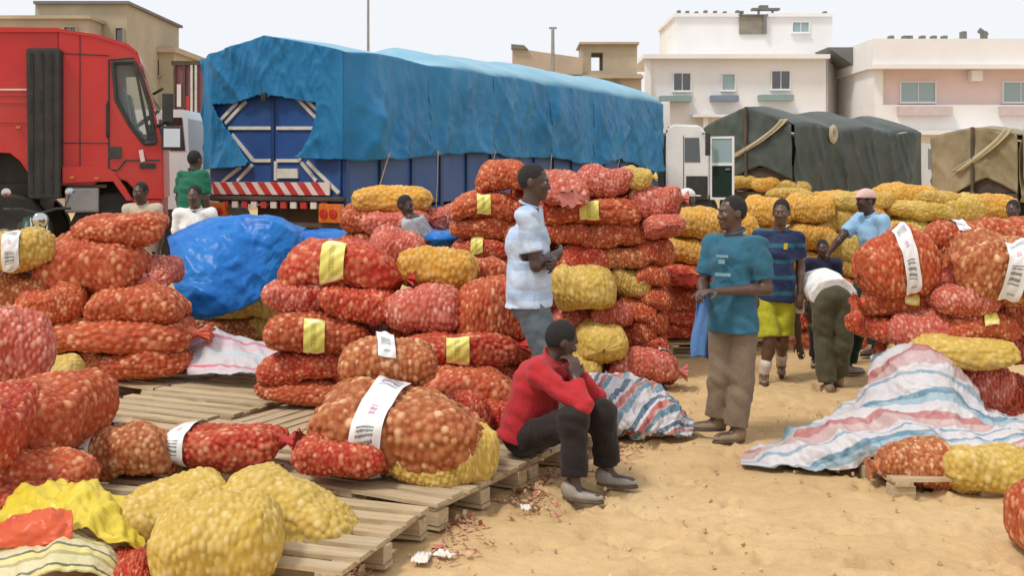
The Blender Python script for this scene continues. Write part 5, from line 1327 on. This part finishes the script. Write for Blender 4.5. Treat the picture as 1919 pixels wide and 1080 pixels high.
def add_head(fd, c, fwd, up, s):
    h = nrm(A(fwd)); u = A(up) - h * float(A(up) @ h); u = nrm(u); r = np.cross(h, u); c = A(c); k = 0.018 * s
    fd.ell(c + u * .022 * s - h * .008 * s, (.074 * s, .096 * s, .098 * s), r, h, u, k)
    fd.ell(c - u * .040 * s + h * .022 * s, (.056 * s, .066 * s, .074 * s), r, h, u, k)
    fd.ell(c - u * .098 * s + h * .062 * s, (.027 * s, .022 * s, .020 * s), r, h, u, .02 * s)
    for sg in (-1, 1):
        fd.ell(c - h * .012 * s + r * sg * .076 * s - u * .005 * s, (.010 * s, .022 * s, .032 * s), r, h, u, .008 * s)
        fd.ell(c + h * .070 * s + r * sg * .036 * s - u * .022 * s, (.022 * s, .018 * s, .018 * s), r, h, u, .016 * s)
    fd.cone(c + h * .086 * s + u * .024 * s - r * .034 * s, c + h * .086 * s + u * .024 * s + r * .034 * s, .011 * s, .011 * s, .014 * s)
    fd.cone(c + h * .088 * s + u * .004 * s, c + h * .104 * s - u * .030 * s, .009 * s, .014 * s, .010 * s)
    for sg in (-1, 1): fd.ell(c + h * .092 * s - u * .034 * s + r * sg * .014 * s, (.010 * s, .012 * s, .009 * s), r, h, u, .008 * s)
    fd.ell(c + h * .084 * s - u * .060 * s, (.026 * s, .014 * s, .009 * s), r, h, u, .006 * s)
    fd.ell(c + h * .081 * s - u * .074 * s, (.023 * s, .013 * s, .009 * s), r, h, u, .006 * s)
    return h, u, r
def add_hand(fd, wr, d, n, s, curl=28, thumb=1):
    """palm plus four fingers and a thumb from its side"""
    d = nrm(A(d)); n = A(n) - d * float(A(n) @ d); n = nrm(n); sd_ = np.cross(d, n) * thumb; wr = A(wr)
    fd.ell(wr + d * .048 * s, (.052 * s, .040 * s, .017 * s), d, sd_, n, .012 * s)
    for i, ln in ((-1.5, .030), (-.5, .040), (.5, .043), (1.5, .038)):
        p = wr + d * .086 * s + sd_ * i * .0195 * s; a = R(curl)
        for j in range(3):
            dd = d * math.cos(a) + n * math.sin(a); q = p + dd * ln * (1, .75, .6)[j] * s
            fd.cone(p, q, (.0098, .0088, .008)[j] * s, (.0088, .008, .0068)[j] * s, .004 * s); p = q; a += R(curl)
    p = wr + d * .022 * s + sd_ * .030 * s; q = p + nrm(d * .62 + sd_ * .62 + n * .4) * .044 * s; fd.cone(p, q, .0135 * s, .011 * s, .01 * s)
    fd.cone(q, q + nrm(d * .85 + sd_ * .2 + n * .45) * .034 * s, .0105 * s, .008 * s, .004 * s)

def person(J, label, skinm, top, bottom, shoe, vox=0.011, s=1.0, sleeve=0.62, leg_end=0.93, hair=True, cap=None, base=None, extra=None, socks=None, hands=None, loose=1.0, group=None, hem=0.06):
    """J: joints in world space. top/bottom/shoe: (part name, material)"""
    V3 = lambda k: A(J[k])
    f = nrm(A(J['f'])); hip, chest, neck, hd = V3('hip'), V3('chest'), V3('neck'), V3('head')
    ax = nrm(neck - hip); f = nrm(f - ax * float(f @ ax)); r = np.cross(f, ax)
    base = Vector(base) if base is not None else Vector((hip[0], hip[1], 0))
    e = empty('person', base, 0, label, 'person', group)
    fd = Field(vox, 0.035 * s)
    # ---- body
    fd.ell(hip, (.158 * s, .105 * s, .115 * s), r, f, ax); mid = hip * .5 + chest * .5
    fd.ell(mid, (.136 * s, .098 * s, .16 * s), r, f, ax); fd.ell(chest, (.158 * s, .110 * s, .155 * s), r, f, ax)
    fd.cone(V3('shL'), V3('shR'), .058 * s, .058 * s, .05 * s)
    fd.cone(neck - ax * .04 * s, hd - (hd - neck) * .15, .060 * s, .054 * s, .02 * s)
    for q in 'LR':
        sh, el, wr = V3('sh' + q), V3('el' + q), V3('wr' + q)
        fd.cone(sh, el, .050 * s, .040 * s); m_ = el + (wr - el) * .3; fd.cone(el, m_, .040 * s, .041 * s, .02 * s); fd.cone(m_, wr, .041 * s, .026 * s, .02 * s)
        hp, kn, an = V3('hp' + q), V3('kn' + q), V3('an' + q)
        fd.cone(hp, kn, .083 * s, .056 * s); back = nrm(np.cross(np.cross(kn - hp, an - kn) + 1e-6, an - kn)) if False else -f
        m_ = kn + (an - kn) * .33 + back * .018 * s; fd.cone(kn, m_, .054 * s, .056 * s); fd.cone(m_, an, .055 * s, .036 * s)
        td = nrm(A(J['toe' + q])); fd.cone(an - np.array([0, 0, .035], dtype=np.float32) * s - td * .035 * s, an - np.array([0, 0, .048], dtype=np.float32) * s + td * .14 * s, .036 * s, .028 * s)
        hv = (hands or {}).get(q)
        dn = (wr - el) if hv is None else A(hv[0]); nn = (A(J['f']) * 0 + np.cross(wr - el, r)) if hv is None else A(hv[1])
        add_hand(fd, wr, dn, nn, s, 24 if hv is None else hv[2], 1 if q == 'L' else -1)
    h_, u_h, r_h = add_head(fd, hd, J['hf'], J.get('hu', (0, 0, 1)), s)
    V, Q = fd.mesh(); link('body', np_mesh('body', V, Q, base), skinm, e)
    for sg in (-1, 1):
        link('eye', MB().lathe((0, 0, 0), tuple(h_), [(-.009, .004), (-.005, .009), (0, .0105), (.005, .009), (.009, .003)], 10).mesh('eye', True), M['eye'], e, loc=Vector(tuple(hd + h_ * .0785 * s + u_h * .004 * s + r_h * sg * .031 * s)) - base, scale=(s, s, s))
    if hair:
        fh = Field(min(vox, .007), 0.0).ell(hd + u_h * .030 * s - h_ * .016 * s, (.0765 * s, .0955 * s, .0985 * s), r_h, h_, u_h)
        fh.cut(hd + u_h * .040 * s + h_ * .06 * s, nrm(h_ * .85 - u_h * .5)); fh.cut(hd - u_h * .035 * s + h_ * -.02 * s, nrm(-u_h * .9 + h_ * .45))
        V, Q = fh.mesh(0.0022, 3, 4.0); link('hair', np_mesh('hair', V, Q, base), M['hair'], e)
    if cap:
        fc = Field(min(vox, .009), 0.01).ell(hd + u_h * .045 * s - h_ * .006 * s, (.088 * s, .108 * s, .092 * s), r_h, h_, u_h).cut(hd + u_h * .035 * s, -u_h)
        V, Q = fc.mesh(); cp = link('cap', np_mesh('cap', V, Q, base), cap, e)
        fb = Field(.006, 0.006).ell(hd + u_h * .046 * s + h_ * .125 * s, (.070 * s, .062 * s, .008 * s), r_h, h_, u_h); V, Q = fb.mesh(); link('cap_brim', np_mesh('cap_brim', V, Q, base), cap, cp)
    # ---- top
    if top:
        ft = Field(vox, 0.04 * s); L = loose
        ft.ell(chest + ax * .01 * s, (.176 * s * L, .128 * s * L, .165 * s), r, f, ax); ft.cone(V3('shL') + ax * .0 * s, V3('shR'), .068 * s, .068 * s, .05 * s)
        ft.ell(mid, (.162 * s * L, .122 * s * L, .17 * s), r, f, ax)
        ft.cone(mid, hip - ax * hem * s, .160 * s * L, .184 * s * L, .05 * s, True, .76, f)
        ft.cut(neck + ax * .005 * s + f * .0, nrm(ax * .9 + f * .35))
        for q in 'LR':
            sh, el, wr = V3('sh' + q), V3('el' + q), V3('wr' + q)
            if sleeve <= 1: ft.cone(sh, sh + (el - sh) * sleeve, .066 * s, .062 * s * L, .02 * s, True)
            else:
                ft.cone(sh, el, .068 * s, .055 * s, .03 * s); ft.cone(el, el + (wr - el) * min(1, sleeve - 1), .055 * s, .042 * s, .02 * s, True)
        V, Q = ft.mesh(0.010 * s, J['hip'][0] * 3 + 1); to = link(top[0], np_mesh(top[0], V, Q, base), top[1], e)
    else: to = None
    # ---- bottom
    if bottom:
        fb = Field(vox, 0.04 * s); fb.ell(hip - ax * .0, (.160 * s, .112 * s, .12 * s), r, f, ax)
        for q in 'LR':
            hp, kn, an = V3('hp' + q), V3('kn' + q), V3('an' + q)
            if leg_end > 0.5:
                fb.cone(hp, kn, .097 * s, .078 * s); fb.cone(kn, kn + (an - kn) * ((leg_end - .5) / .5), .078 * s, .072 * s * loose, .03 * s, True)
            else: fb.cone(hp, hp + (kn - hp) * (leg_end / .5), .104 * s, .098 * s, .03 * s, True)
        V, Q = fb.mesh(0.010 * s, J['hip'][0] * 5 + 2); link(bottom[0], np_mesh(bottom[0], V, Q, base), bottom[1], e)
    for q in 'LR':
        an = V3('an' + q); td = nrm(A(J['toe' + q])); zz = np.array([0, 0, 1], dtype=np.float32); sdv = nrm(np.cross(td, zz))
        if shoe:
            fs = Field(.008, 0.02)
            fs.ell(an - zz * .050 * s + td * .055 * s, (.126 * s, .044 * s, .031 * s), td, sdv, zz, .01); fs.ell(an - zz * .02 * s - td * .02 * s, (.062 * s, .050 * s, .055 * s), td, sdv, zz); fs.cut(an - zz * .080 * s, -zz)
            V, Q = fs.mesh(); sh_ = link('shoe', np_mesh('shoe', V, Q, base), shoe, e)
            fo = Field(.007, 0.0).ell(an - zz * .074 * s + td * .055 * s, (.131 * s, .047 * s, .03 * s), td, sdv, zz).cut(an - zz * .066 * s, zz).cut(an - zz * .085 * s, -zz)
            V, Q = fo.mesh(); link('sole', np_mesh('sole', V, Q, base), M['shoe_brown'] if shoe is not M['shoe_brown'] else M['black'], sh_)
        if socks:
            fk = Field(.009, .0).cone(an + (V3('kn' + q) - an) * .3, an, .058 * s, .045 * s, 0, True); V, Q = fk.mesh(); link('sock', np_mesh('sock', V, Q, base), socks, e)
    if to is not None:          # ribbed collar
        c0 = neck + ax * .012 * s; ring_ = [c0 + (r * math.cos(a_) * .066 + f * (math.sin(a_) * .060 - .002) - ax * math.sin(a_) * .022) * s for a_ in np.linspace(0, 6.2832, 19)]
        MB().tube([Vector(tuple(p_)) - base for p_ in ring_], .0085 * s, 6).build('collar', top[1], to, True)
    if extra: extra(e, to, base)
    return e

def stand(x, y, z, ht, face, lean=0.0, spread=0.1, arms=None, step=0.0, head_face=None):
    """joints of an upright figure; face = heading in degrees (0 = away, 90 = right, 180 = towards the camera)"""
    s = ht / 1.75; f = Vector((math.sin(R(face)), math.cos(R(face)), 0)); r = Vector((f.y, -f.x, 0)); b = Vector((x, y, z)); up = Vector((0, 0, 1))
    t = (up * math.cos(R(lean)) + f * math.sin(R(lean)))
    hip = b + up * .90 * s; J = {'f': f, 'hip': hip, 'chest': hip + t * .36 * s, 'neck': hip + t * .585 * s, 'head': hip + t * .725 * s + f * .02 * s}
    hfv = f if head_face is None else Vector((math.sin(R(head_face)), math.cos(R(head_face)), 0)); J['hf'] = hfv
    for q, g in (('L', -1), ('R', 1)):
        sh = hip + t * .525 * s + r * g * .185 * s; J['sh' + q] = sh
        J['el' + q] = sh - up * .28 * s + r * g * .05 * s - f * .02 * s; J['wr' + q] = J['el' + q] - up * .24 * s + f * .07 * s - r * g * .01
        hp = hip + r * g * .085 * s - up * .04 * s; J['hp' + q] = hp
        an = b + r * g * spread * s + up * .085 * s + f * step * g * s; J['an' + q] = an; J['kn' + q] = (hp + an) / 2 + f * .025 * s + up * .01; J['toe' + q] = f + r * g * .15
    if arms: J.update({k: Vector(v) for k, v in arms.items()})
    return J

# -- man in teal, standing
ty = 7.85; tx = P(1366, 0, ty).x
def T(px, py, dy=0.0): return P(px, py, ty + dy) if False else Vector(((px - CX) * ty / F, ty + dy, H - (py - HOR) * ty / F))
J = stand(tx, ty, 0.0, 1.74, 232, 1.0, 0.085, head_face=262)
J.update({'hip': T(1374, 592), 'chest': T(1374, 492), 'neck': T(1378, 436), 'head': T(1371, 400, -0.01), 'shL': T(1412, 458, -0.13), 'shR': T(1342, 458, 0.12),
          'elL': T(1428, 538, -0.16), 'wrL': T(1335, 540, -0.22), 'elR': T(1322, 535, 0.10), 'wrR': T(1312, 545, -0.10),
          'hpL': T(1391, 604, -0.05), 'hpR': T(1358, 604, 0.05), 'knL': T(1388, 708, -0.06), 'knR': T(1352, 708, 0.03), 'anL': T(1376, 803, -0.05), 'anR': T(1346, 790, 0.08), 'toeL': (-0.9, -0.3, 0), 'toeR': (-1, -0.05, 0)})
J['f'] = Vector((-0.8, -0.6, 0)); J['hf'] = Vector((-0.93, -0.28, 0.03))
def teal_print(e, to, base):
    for k, (px, py, w, hh) in enumerate(((1352, 478, 0.09, 0.018), (1351, 488, 0.05, 0.03), (1353, 512, 0.12, 0.022))):
        c = T(px, py, -0.135) - base + Vector((-0.02, 0, 0))
        o = MB().box((0, 0, 0), (w, 0.004, hh), None, 0.0015).build('shirt_print', M['print_white'], to, loc=c, rot=(R(6), 0, R(-38)))
person(J, 'man in a teal T-shirt and taupe trousers standing on the sand', M['skin_a'], ('t_shirt', M['teal_shirt']), ('trousers', M['taupe']), M['shoe_tan'], 0.0075, 1.0, 0.78, 0.96, base=(tx, ty, 0), hands={'L': ((-1, -0.25, 0.0), (0, 0.2, -1), 30), 'R': ((-0.3, -0.9, 0.05), (0.2, 0.0, -1), 30)}, loose=1.04, extra=teal_print, hem=0.11)
# light blue cloth hanging from his hands
def hang(u, v):
    return Vector((0.17 * (u - 0.5) * (0.75 + 0.35 * v) + 0.012 * math.sin(v * 6), 0.03 * math.sin(u * 6.5 + v * 2.4) + 0.012 * math.sin(u * 13 + v * 4), -v * 0.46 + 0.02 * math.sin(u * 5)))
put_sheet('hanging_cloth', tag_me := sheet(hang, 26, 30, None, 0.006), M['blue_cloth'], None, loc=T(1328, 556, 0.14))
tag(bpy.data.objects['hanging_cloth'], 'light blue cloth hanging from the hands of the man in teal', 'cloth')

# -- man in red, sitting on the pallet edge
def S(px, py, Y): return P(px, py, Y)
J = {'f': Vector((0.80, -0.58, 0)), 'hip': Vector((0.075, 6.84, 0.275)), 'chest': Vector((0.155, 6.80, 0.58)), 'neck': Vector((0.245, 6.76, 0.755)), 'head': S(1052, 640, 6.76), 'hf': Vector((0.86, 0.32, -0.28)), 'hu': (0.3, 0, 1),
     'shL': Vector((0.30, 6.92, 0.70)), 'shR': Vector((0.155, 6.60, 0.69)), 'elR': S(1092, 762, 6.42), 'wrR': S(1078, 708, 6.52), 'elL': Vector((0.50, 6.72, 0.53)), 'wrL': S(1082, 702, 6.62),
     'hpR': Vector((0.06, 6.77, 0.255)), 'hpL': Vector((0.15, 6.90, 0.255)), 'knR': S(1076, 786, 6.42), 'knL': S(1128, 776, 6.62), 'anR': S(1076, 912, 6.38), 'anL': S(1140, 880, 6.66), 'toeR': (0.86, -0.42, 0), 'toeL': (0.93, -0.3, 0)}
for q, z in (('R', 0.085), ('L', 0.09)): J['an' + q].z = z
person(J, 'man in a red sweater sitting on the pallet edge, hand at chin', M['skin_b'], ('sweater', M['red_knit']), ('trousers', M['dark_trouser']), M['shoe_grey'], 0.0075, 1.0, 1.9, 0.93, base=(0.08, 6.84, 0.15), hands={'R': ((-0.05, 0.25, 0.9), (-0.3, 0.8, 0), 40), 'L': ((-0.3, 0.1, 0.9), (-0.6, 0.4, 0), 40)}, loose=1.03, hem=0.02)

# -- man in pale blue-white shirt, leaning back with folded arms
wy = 7.55
def Wp(px, py, dy=0.0): return Vector(((px - CX) * wy / F, wy + dy, H - (py - HOR) * wy / F))
J = {'f': Vector((0.93, -0.36, 0)), 'hip': Wp(992, 566), 'chest': Wp(990, 462), 'neck': Wp(992, 386), 'head': Wp(1001, 342), 'hf': Vector((0.96, -0.18, -0.05)),
     'shL': Wp(998, 404, 0.17), 'shR': Wp(986, 405, -0.17), 'elR': Wp(1004, 494, -0.19), 'wrR': Wp(1048, 474, 0.0), 'elL': Wp(1024, 490, 0.2), 'wrL': Wp(1036, 488, -0.08),
     'hpR': Wp(996, 580, -0.08), 'hpL': Wp(998, 578, 0.09), 'knR': Wp(1030, 676, -0.1), 'knL': Wp(1036, 672, 0.08), 'anR': Wp(1050, 786, -0.1), 'anL': Wp(1064, 782, 0.1), 'toeR': (0.9, -0.3, 0), 'toeL': (1, -0.1, 0)}
person(J, 'man in a pale blue and white shirt leaning on the sacks, arms folded', M['skin_b'], ('shirt', M['white_blue']), ('trousers', M['grey_trouser']), M['shoe_brown'], 0.0075, 1.02, 0.72, 0.95, base=(J['hip'].x, wy, 0.15), hands={'R': ((0.2, 0.9, 0.1), (-0.9, 0.2, 0), 20), 'L': ((0.0, -0.95, -0.1), (-0.9, 0, 0), 20)}, loose=1.05, hem=0.03)

# -- man in navy jersey, walking
jy = 10.1
def Jp(px, py, dy=0.0): return Vector(((px - CX) * jy / F, jy + dy, H - (py - HOR) * jy / F))
J = {'f': Vector((-0.25, -0.97, 0)), 'hip': Jp(1450, 552), 'chest': Jp(1456, 478), 'neck': Jp(1460, 432), 'head': Jp(1463, 398, -0.03), 'hf': Vector((-0.35, -0.9, -0.05)),
     'shL': Jp(1492, 446, -0.02), 'shR': Jp(1424, 444, 0.02), 'elL': Jp(1500, 500, 0.0), 'wrL': Jp(1496, 548, -0.05), 'elR': Jp(1414, 500, 0.02), 'wrR': Jp(1412, 548, -0.06),
     'hpL': Jp(1468, 562), 'hpR': Jp(1434, 562), 'knL': Jp(1466, 634, 0.0), 'knR': Jp(1438, 636, -0.1), 'anL': Jp(1478, 692, 0.28), 'anR': Jp(1430, 700, -0.04), 'toeL': (-0.2, -0.9, -0.35), 'toeR': (-0.2, -0.95, 0)}
def crest(e, to, base):
    MB().box((0, 0, 0), (0.035, 0.004, 0.055), None, 0.0015).build('crest', M['plastic_yellow'], to, loc=Jp(1465, 460, -0.145) - base, rot=(R(8), 0, R(12)))
person(J, 'man in a navy and teal jersey and lime yellow shorts walking', M['skin_c'], ('jersey', M['navy_jersey']), ('shorts', M['lime_shorts']), M['shoe_tan'], 0.0105, 0.97, 0.7, 0.46, base=(J['hip'].x, jy, 0), extra=crest, socks=M['sock_white'], loose=1.05)

# -- man bending over, back to the camera
by = 9.8
def Bp(px, py, dy=0.0): return Vector(((px - CX) * by / F, by + dy, H - (py - HOR) * by / F))
J = {'f': Vector((0.05, 0.55, -0.9)), 'hip': Bp(1560, 556), 'chest': Bp(1562, 540, 0.36), 'neck': Bp(1562, 575, 0.52), 'head': Bp(1562, 610, 0.66), 'hf': Vector((0, 0.3, -1)), 'hu': (0, 1, 0.2),
     'shL': Bp(1522, 560, 0.46), 'shR': Bp(1602, 560, 0.46), 'elL': Bp(1518, 610, 0.5), 'wrL': Bp(1528, 660, 0.56), 'elR': Bp(1606, 610, 0.5), 'wrR': Bp(1600, 660, 0.56),
     'hpL': Bp(1541, 572), 'hpR': Bp(1580, 572), 'knL': Bp(1545, 650, 0.02), 'knR': Bp(1580, 650, 0.02), 'anL': Bp(1550, 722, -0.02), 'anR': Bp(1578, 712, 0.12), 'toeL': (-0.1, 1, 0), 'toeR': (0.2, 1, 0)}
person(J, 'man bending forward in white shirt and olive trousers, back to camera', M['skin_a'], ('shirt', M['white_shirt']), ('trousers', M['olive']), M['shoe_tan'], 0.0105, 0.97, 0.75, 0.96, base=(J['hip'].x, by, 0), loose=1.12, hem=0.05)
# -- boy behind him
J = stand(P(1540, 0, 10.9).x, 10.9, 0, 1.24, 190, 6); person(J, 'boy in dark navy clothes just behind the bending man', M['skin_b'], ('shirt', M['navy']), ('trousers', M['dark_trouser']), M['shoe_grey'], 0.011, 0.71, 0.8, 0.95)
# -- dark trousered person stooping right of him
qx = P(1622, 0, 10.3).x
J = stand(qx, 10.3, 0, 1.6, 95, 70, 0.16, step=0.14); J['elL'] = J['shL'] - Vector((-.05, 0, .25)); J['wrL'] = J['elL'] - Vector((0, 0, .22)); J['elR'] = J['shR'] - Vector((-.05, 0, .25)); J['wrR'] = J['elR'] - Vector((0, 0, .22))
person(J, 'stooping person in dark green trousers half hidden by the right stack', M['skin_b'], ('shirt', M['dark_green']), ('trousers', M['dark_green']), M['shoe_grey'], 0.012, 0.92, 0.8, 0.95)
# -- man in sky blue shirt among the far yellow sacks
J = stand(P(1652, 0, 11.4).x, 11.4, 0.0, 1.74, 250, 14, head_face=255); J['elR'] = J['shR'] + Vector((-.2, -.1, -.16)); J['wrR'] = J['elR'] + Vector((-.15, 0, -.18))
person(J, 'man in sky blue shirt and pink cap among the far yellow sacks', M['skin_b'], ('shirt', M['sky_shirt']), ('trousers', M['navy']), M['shoe_brown'], 0.0125, 0.97, 0.85, 0.95, cap=M['cap_pink'], loose=1.12)
# -- head in white cap behind the tall stack
J = stand(P(1272, 0, 12.2).x, 12.2, 0, 1.72, 60, 8); person(J, 'person in a white cap peering over the tall middle stack', M['skin_b'], ('shirt', M['grey_shirt']), ('trousers', M['navy']), M['shoe_brown'], 0.0125, 0.95, 0.8, 0.95, cap=M['cap_white'])
# -- man sitting on the back sacks
sy = 11.0
def Sp(px, py, dy=0.0): return Vector(((px - CX) * sy / F, sy + dy, H - (py - HOR) * sy / F))
J = {'f': Vector((0.9, -0.4, 0)), 'hip': Sp(792, 452), 'chest': Sp(780, 426), 'neck': Sp(770, 408), 'head': Sp(760, 386), 'hf': Vector((0.75, -0.6, -0.1)), 'shL': Sp(786, 418, 0.16), 'shR': Sp(766, 420, -0.16),
     'elR': Sp(786, 452, -0.2), 'wrR': Sp(812, 452, -0.14), 'elL': Sp(806, 446, 0.2), 'wrL': Sp(824, 448, 0.08), 'hpR': Sp(798, 456, -0.08), 'hpL': Sp(800, 454, 0.08), 'knR': Sp(838, 448, -0.1), 'knL': Sp(844, 444, 0.1), 'anR': Sp(846, 508, -0.1), 'anL': Sp(856, 505, 0.12), 'toeR': (1, -0.2, 0), 'toeL': (1, 0, 0)}
J['hip'] = Sp(792, 458); J['chest'] = Sp(778, 424)
person(J, 'man in grey shirt and blue jeans sitting on sacks behind centre stack', M['skin_b'], ('shirt', M['grey_shirt']), ('trousers', M['jeans']), M['shoe_brown'], 0.011, 0.86, 0.8, 0.95, base=Sp(792, 490))
# -- people by the red truck
J = stand(P(272, 0, 12.8).x, 12.8, ground_z(0, 12.8), 1.70, 195, 6); person(J, 'man in cream shirt standing before the red truck front', M['skin_b'], ('shirt', M['cream_shirt']), ('trousers', M['dark_trouser']), M['shoe_brown'], 0.0125, 0.99, 0.8, 0.95)
J = stand(P(358, 0, 14.3).x, 14.3, ground_z(0, 14.3), 1.78, 30, 4); person(J, 'man in green shirt seen from behind by the blue trailer', M['skin_b'], ('shirt', M['green_shirt']), ('trousers', M['dark_green']), M['shoe_brown'], 0.0125, 1.02, 0.8, 0.95, loose=1.15)
J = stand(P(368, 0, 12.4).x, 12.4, ground_z(0, 12.4), 1.74, 185, 3); person(J, 'person in white shirt in front of the man in green', M['skin_a'], ('shirt', M['white_shirt']), ('trousers', M['navy']), M['shoe_brown'], 0.0125, 0.99, 0.8, 0.95, loose=0.95)
J = stand(P(1906, 0, 12.6).x, 12.6, 0.0, 1.6, 220, 12); person(J, 'person in dark teal clothes at the right edge behind right stack', M['skin_b'], ('shirt', M['teal_dark']), ('trousers', M['navy']), M['shoe_brown'], 0.0125, 0.92, 0.8, 0.95)
# ------------------------------------------------------------------ motorcycle by the red truck
mc = empty('motorcycle', (P(64, 0, 14.0).x, 14.0, ground_z(0, 14.0)), R(-60), 'dark green motorcycle parked before the red truck', 'motorcycle')
for x in (-0.62, 0.64):
    w = link('wheel', MB().lathe((0, 0, 0), (0, 1, 0), [(-.045, .24), (-.045, .29), (-.02, .315), (.02, .315), (.045, .29), (.045, .24)], 26).mesh('tyre', True), M['rubber'], mc, loc=(x, 0, .32))
    MB().lathe((0, 0, 0), (0, 1, 0), [(-.06, .02), (-.06, .06), (-.03, .07), (-.03, .245), (.03, .245), (.03, .07), (.06, .06), (.06, .02)], 20).build('rim', M['steel'], w, True)
MB().box((0.0, 0, .46), (.46, .26, .34), None, .05).build('engine', M['steel'], mc, True)
MB().box((.14, 0, .82), (.5, .28, .24), Euler((0, R(6), 0)), .08).build('fuel_tank', M['moto_green'], mc, True)
MB().box((-.34, 0, .83), (.62, .26, .1), Euler((0, R(-4), 0)), .04).build('seat', M['black'], mc, True)
for sg in (-1, 1):
    MB().tube([(.64, sg * .07, .32), (.44, sg * .08, .95)], .022, 10).build('fork', M['chrome'], mc, True)
    MB().tube([(.42, 0, 1.0), (.40, sg * .2, 1.06), (.32, sg * .38, 1.06)], .016, 8).build('handlebar', M['black'], mc, True)
    m_ = MB().tube([(.36, sg * .3, 1.06), (.38, sg * .36, 1.22)], .008, 6).build('mirror_stalk', M['black'], mc)
    MB().lathe((.38, sg * .36, 1.26), (1, 0, 0), [(-.012, .03), (-.008, .055), (.01, .055), (.012, .03)], 16).build('mirror', M['chrome'], m_, True)
MB().lathe((.54, 0, .93), (1, 0, 0), [(-.1, .04), (-.05, .085), (0, .1), (.03, .1)], 20).build('headlamp_shell', M['moto_green'], mc, True)
MB().lathe((.57, 0, .93), (1, 0, 0), [(0, .09), (.015, .08), (.03, .04), (.034, .005)], 20).build('headlamp', M['chrome'], mc, True)
MB().tube([(.0, .14, .3), (-.3, .16, .28), (-.8, .17, .36)], [.025, .03, .045], 10).build('exhaust', M['chrome'], mc, True)
MB().box((.64, 0, .68), (.34, .11, .03), Euler((0, R(-6), 0)), .01).build('front_mudguard', M['moto_green'], mc, True)
MB().box((-.64, 0, .70), (.4, .14, .03), Euler((0, R(14), 0)), .01).build('rear_mudguard', M['moto_green'], mc, True)
MB().tube([(.42, 0, .9), (0, 0, .68), (-.3, 0, .66), (-.62, 0, .36)], .025, 8).build('frame', M['black'], mc, True)

# ------------------------------------------------------------------ litter on the sand
rnd = random.Random(3)
flakes = MB()
def flake(x, y, z, sz):
    a = rnd.uniform(0, 6.28); t = Matrix.Translation((x, y, z)) @ Euler((rnd.uniform(-.6, .6), rnd.uniform(-.6, .6), a)).to_matrix().to_4x4()
    pts = [(-1, -.5, .1), (0, -.7, -.1), (1, -.3, .25), (.8, .5, .3), (0, .75, .05), (-.9, .5, .3)]; ww = rnd.uniform(.4, 1.0)
    c_ = flakes.bm.verts.new(t @ Vector((0, 0, -.15 * sz))); vv = [flakes.bm.verts.new(t @ Vector((p[0] * sz * rnd.uniform(.6, 1.3), p[1] * sz * ww * rnd.uniform(.6, 1.2), p[2] * sz * rnd.uniform(.3, 1.6)))) for p in pts]
    for i in range(6): flakes.bm.faces.new((c_, vv[i], vv[(i + 1) % 6]))
def litter(n, dark):
    global flakes
    flakes = MB()
    for i in range(n):
        s_ = rnd.uniform(-1.0, 2.3); e = P0 + v_ * s_
        w = 0.10 + 0.16 * max(0, noise.noise(Vector((s_ * 2.2, 4, 1))) + 0.4)
        p = e + u_ * (abs(rnd.gauss(0, w)) - 0.03)
        if noise.noise(Vector((p.x * 3, p.y * 3, 2))) < -0.12: continue
        flake(p.x, p.y, 0.002 + rnd.random() * 0.012, min(0.04, 0.006 + rnd.expovariate(110)))
    for i in range(n // 30): flake(rnd.uniform(-0.9, 3.2), rnd.uniform(4.6, 10.5), 0.002, rnd.uniform(.004, .012))
    return flakes
o = litter(1100, False).build('onion_skins', M['skin_flake']); tag(o, 'dry papery onion skins littering the sand along the pallet edge', 'litter', kind='stuff')
o = litter(180, True).build('red_onion_skins', M['skin_flake_dark']); tag(o, 'darker red onion skins among the litter along the pallet edge', 'litter', kind='stuff')
pb_ = MB()
for i in range(500):
    x, y = rnd.uniform(-1, 4), rnd.uniform(4.3, 10.5); r = rnd.uniform(.003, .012)
    rot = Euler((rnd.random() * 6, rnd.random() * 6, rnd.random() * 6))
    pb_.box((x, y, r * .3), (r * 2, r * 1.6, r * 1.1), rot)
o = pb_.build('pebbles', M['pebble']); tag(o, 'small pebbles and clods scattered over the sand', 'pebbles', kind='stuff')
def scrap(px, py, w, label, mat):
    g = P(px, py, H * F / (py - HOR)); base = Vector((g.x, g.y, 0))
    def fn(u, v): return Vector(((u - .5) * w, (v - .5) * w * .6, .012 + .03 * abs(noise.noise(Vector((u * 3, v * 3, px)))) + .012 * noise.noise(Vector((u * 9, v * 9, px)))))
    o = put_sheet('plastic_scrap', sheet(fn, 16, 12, None, .002), mat, None, loc=base, rot=(0, 0, px)); tag(o, label, 'scrap')
scrap(790, 1052, .13, 'white crumpled plastic scrap on the sand by the front pallet', M['paper'])
scrap(832, 1046, .10, 'smaller pinkish white scrap just right of the crumpled plastic scrap', M['paper'])
scrap(985, 957, .09, 'pale scrap lying on onion skins near the seated man', M['paper'])
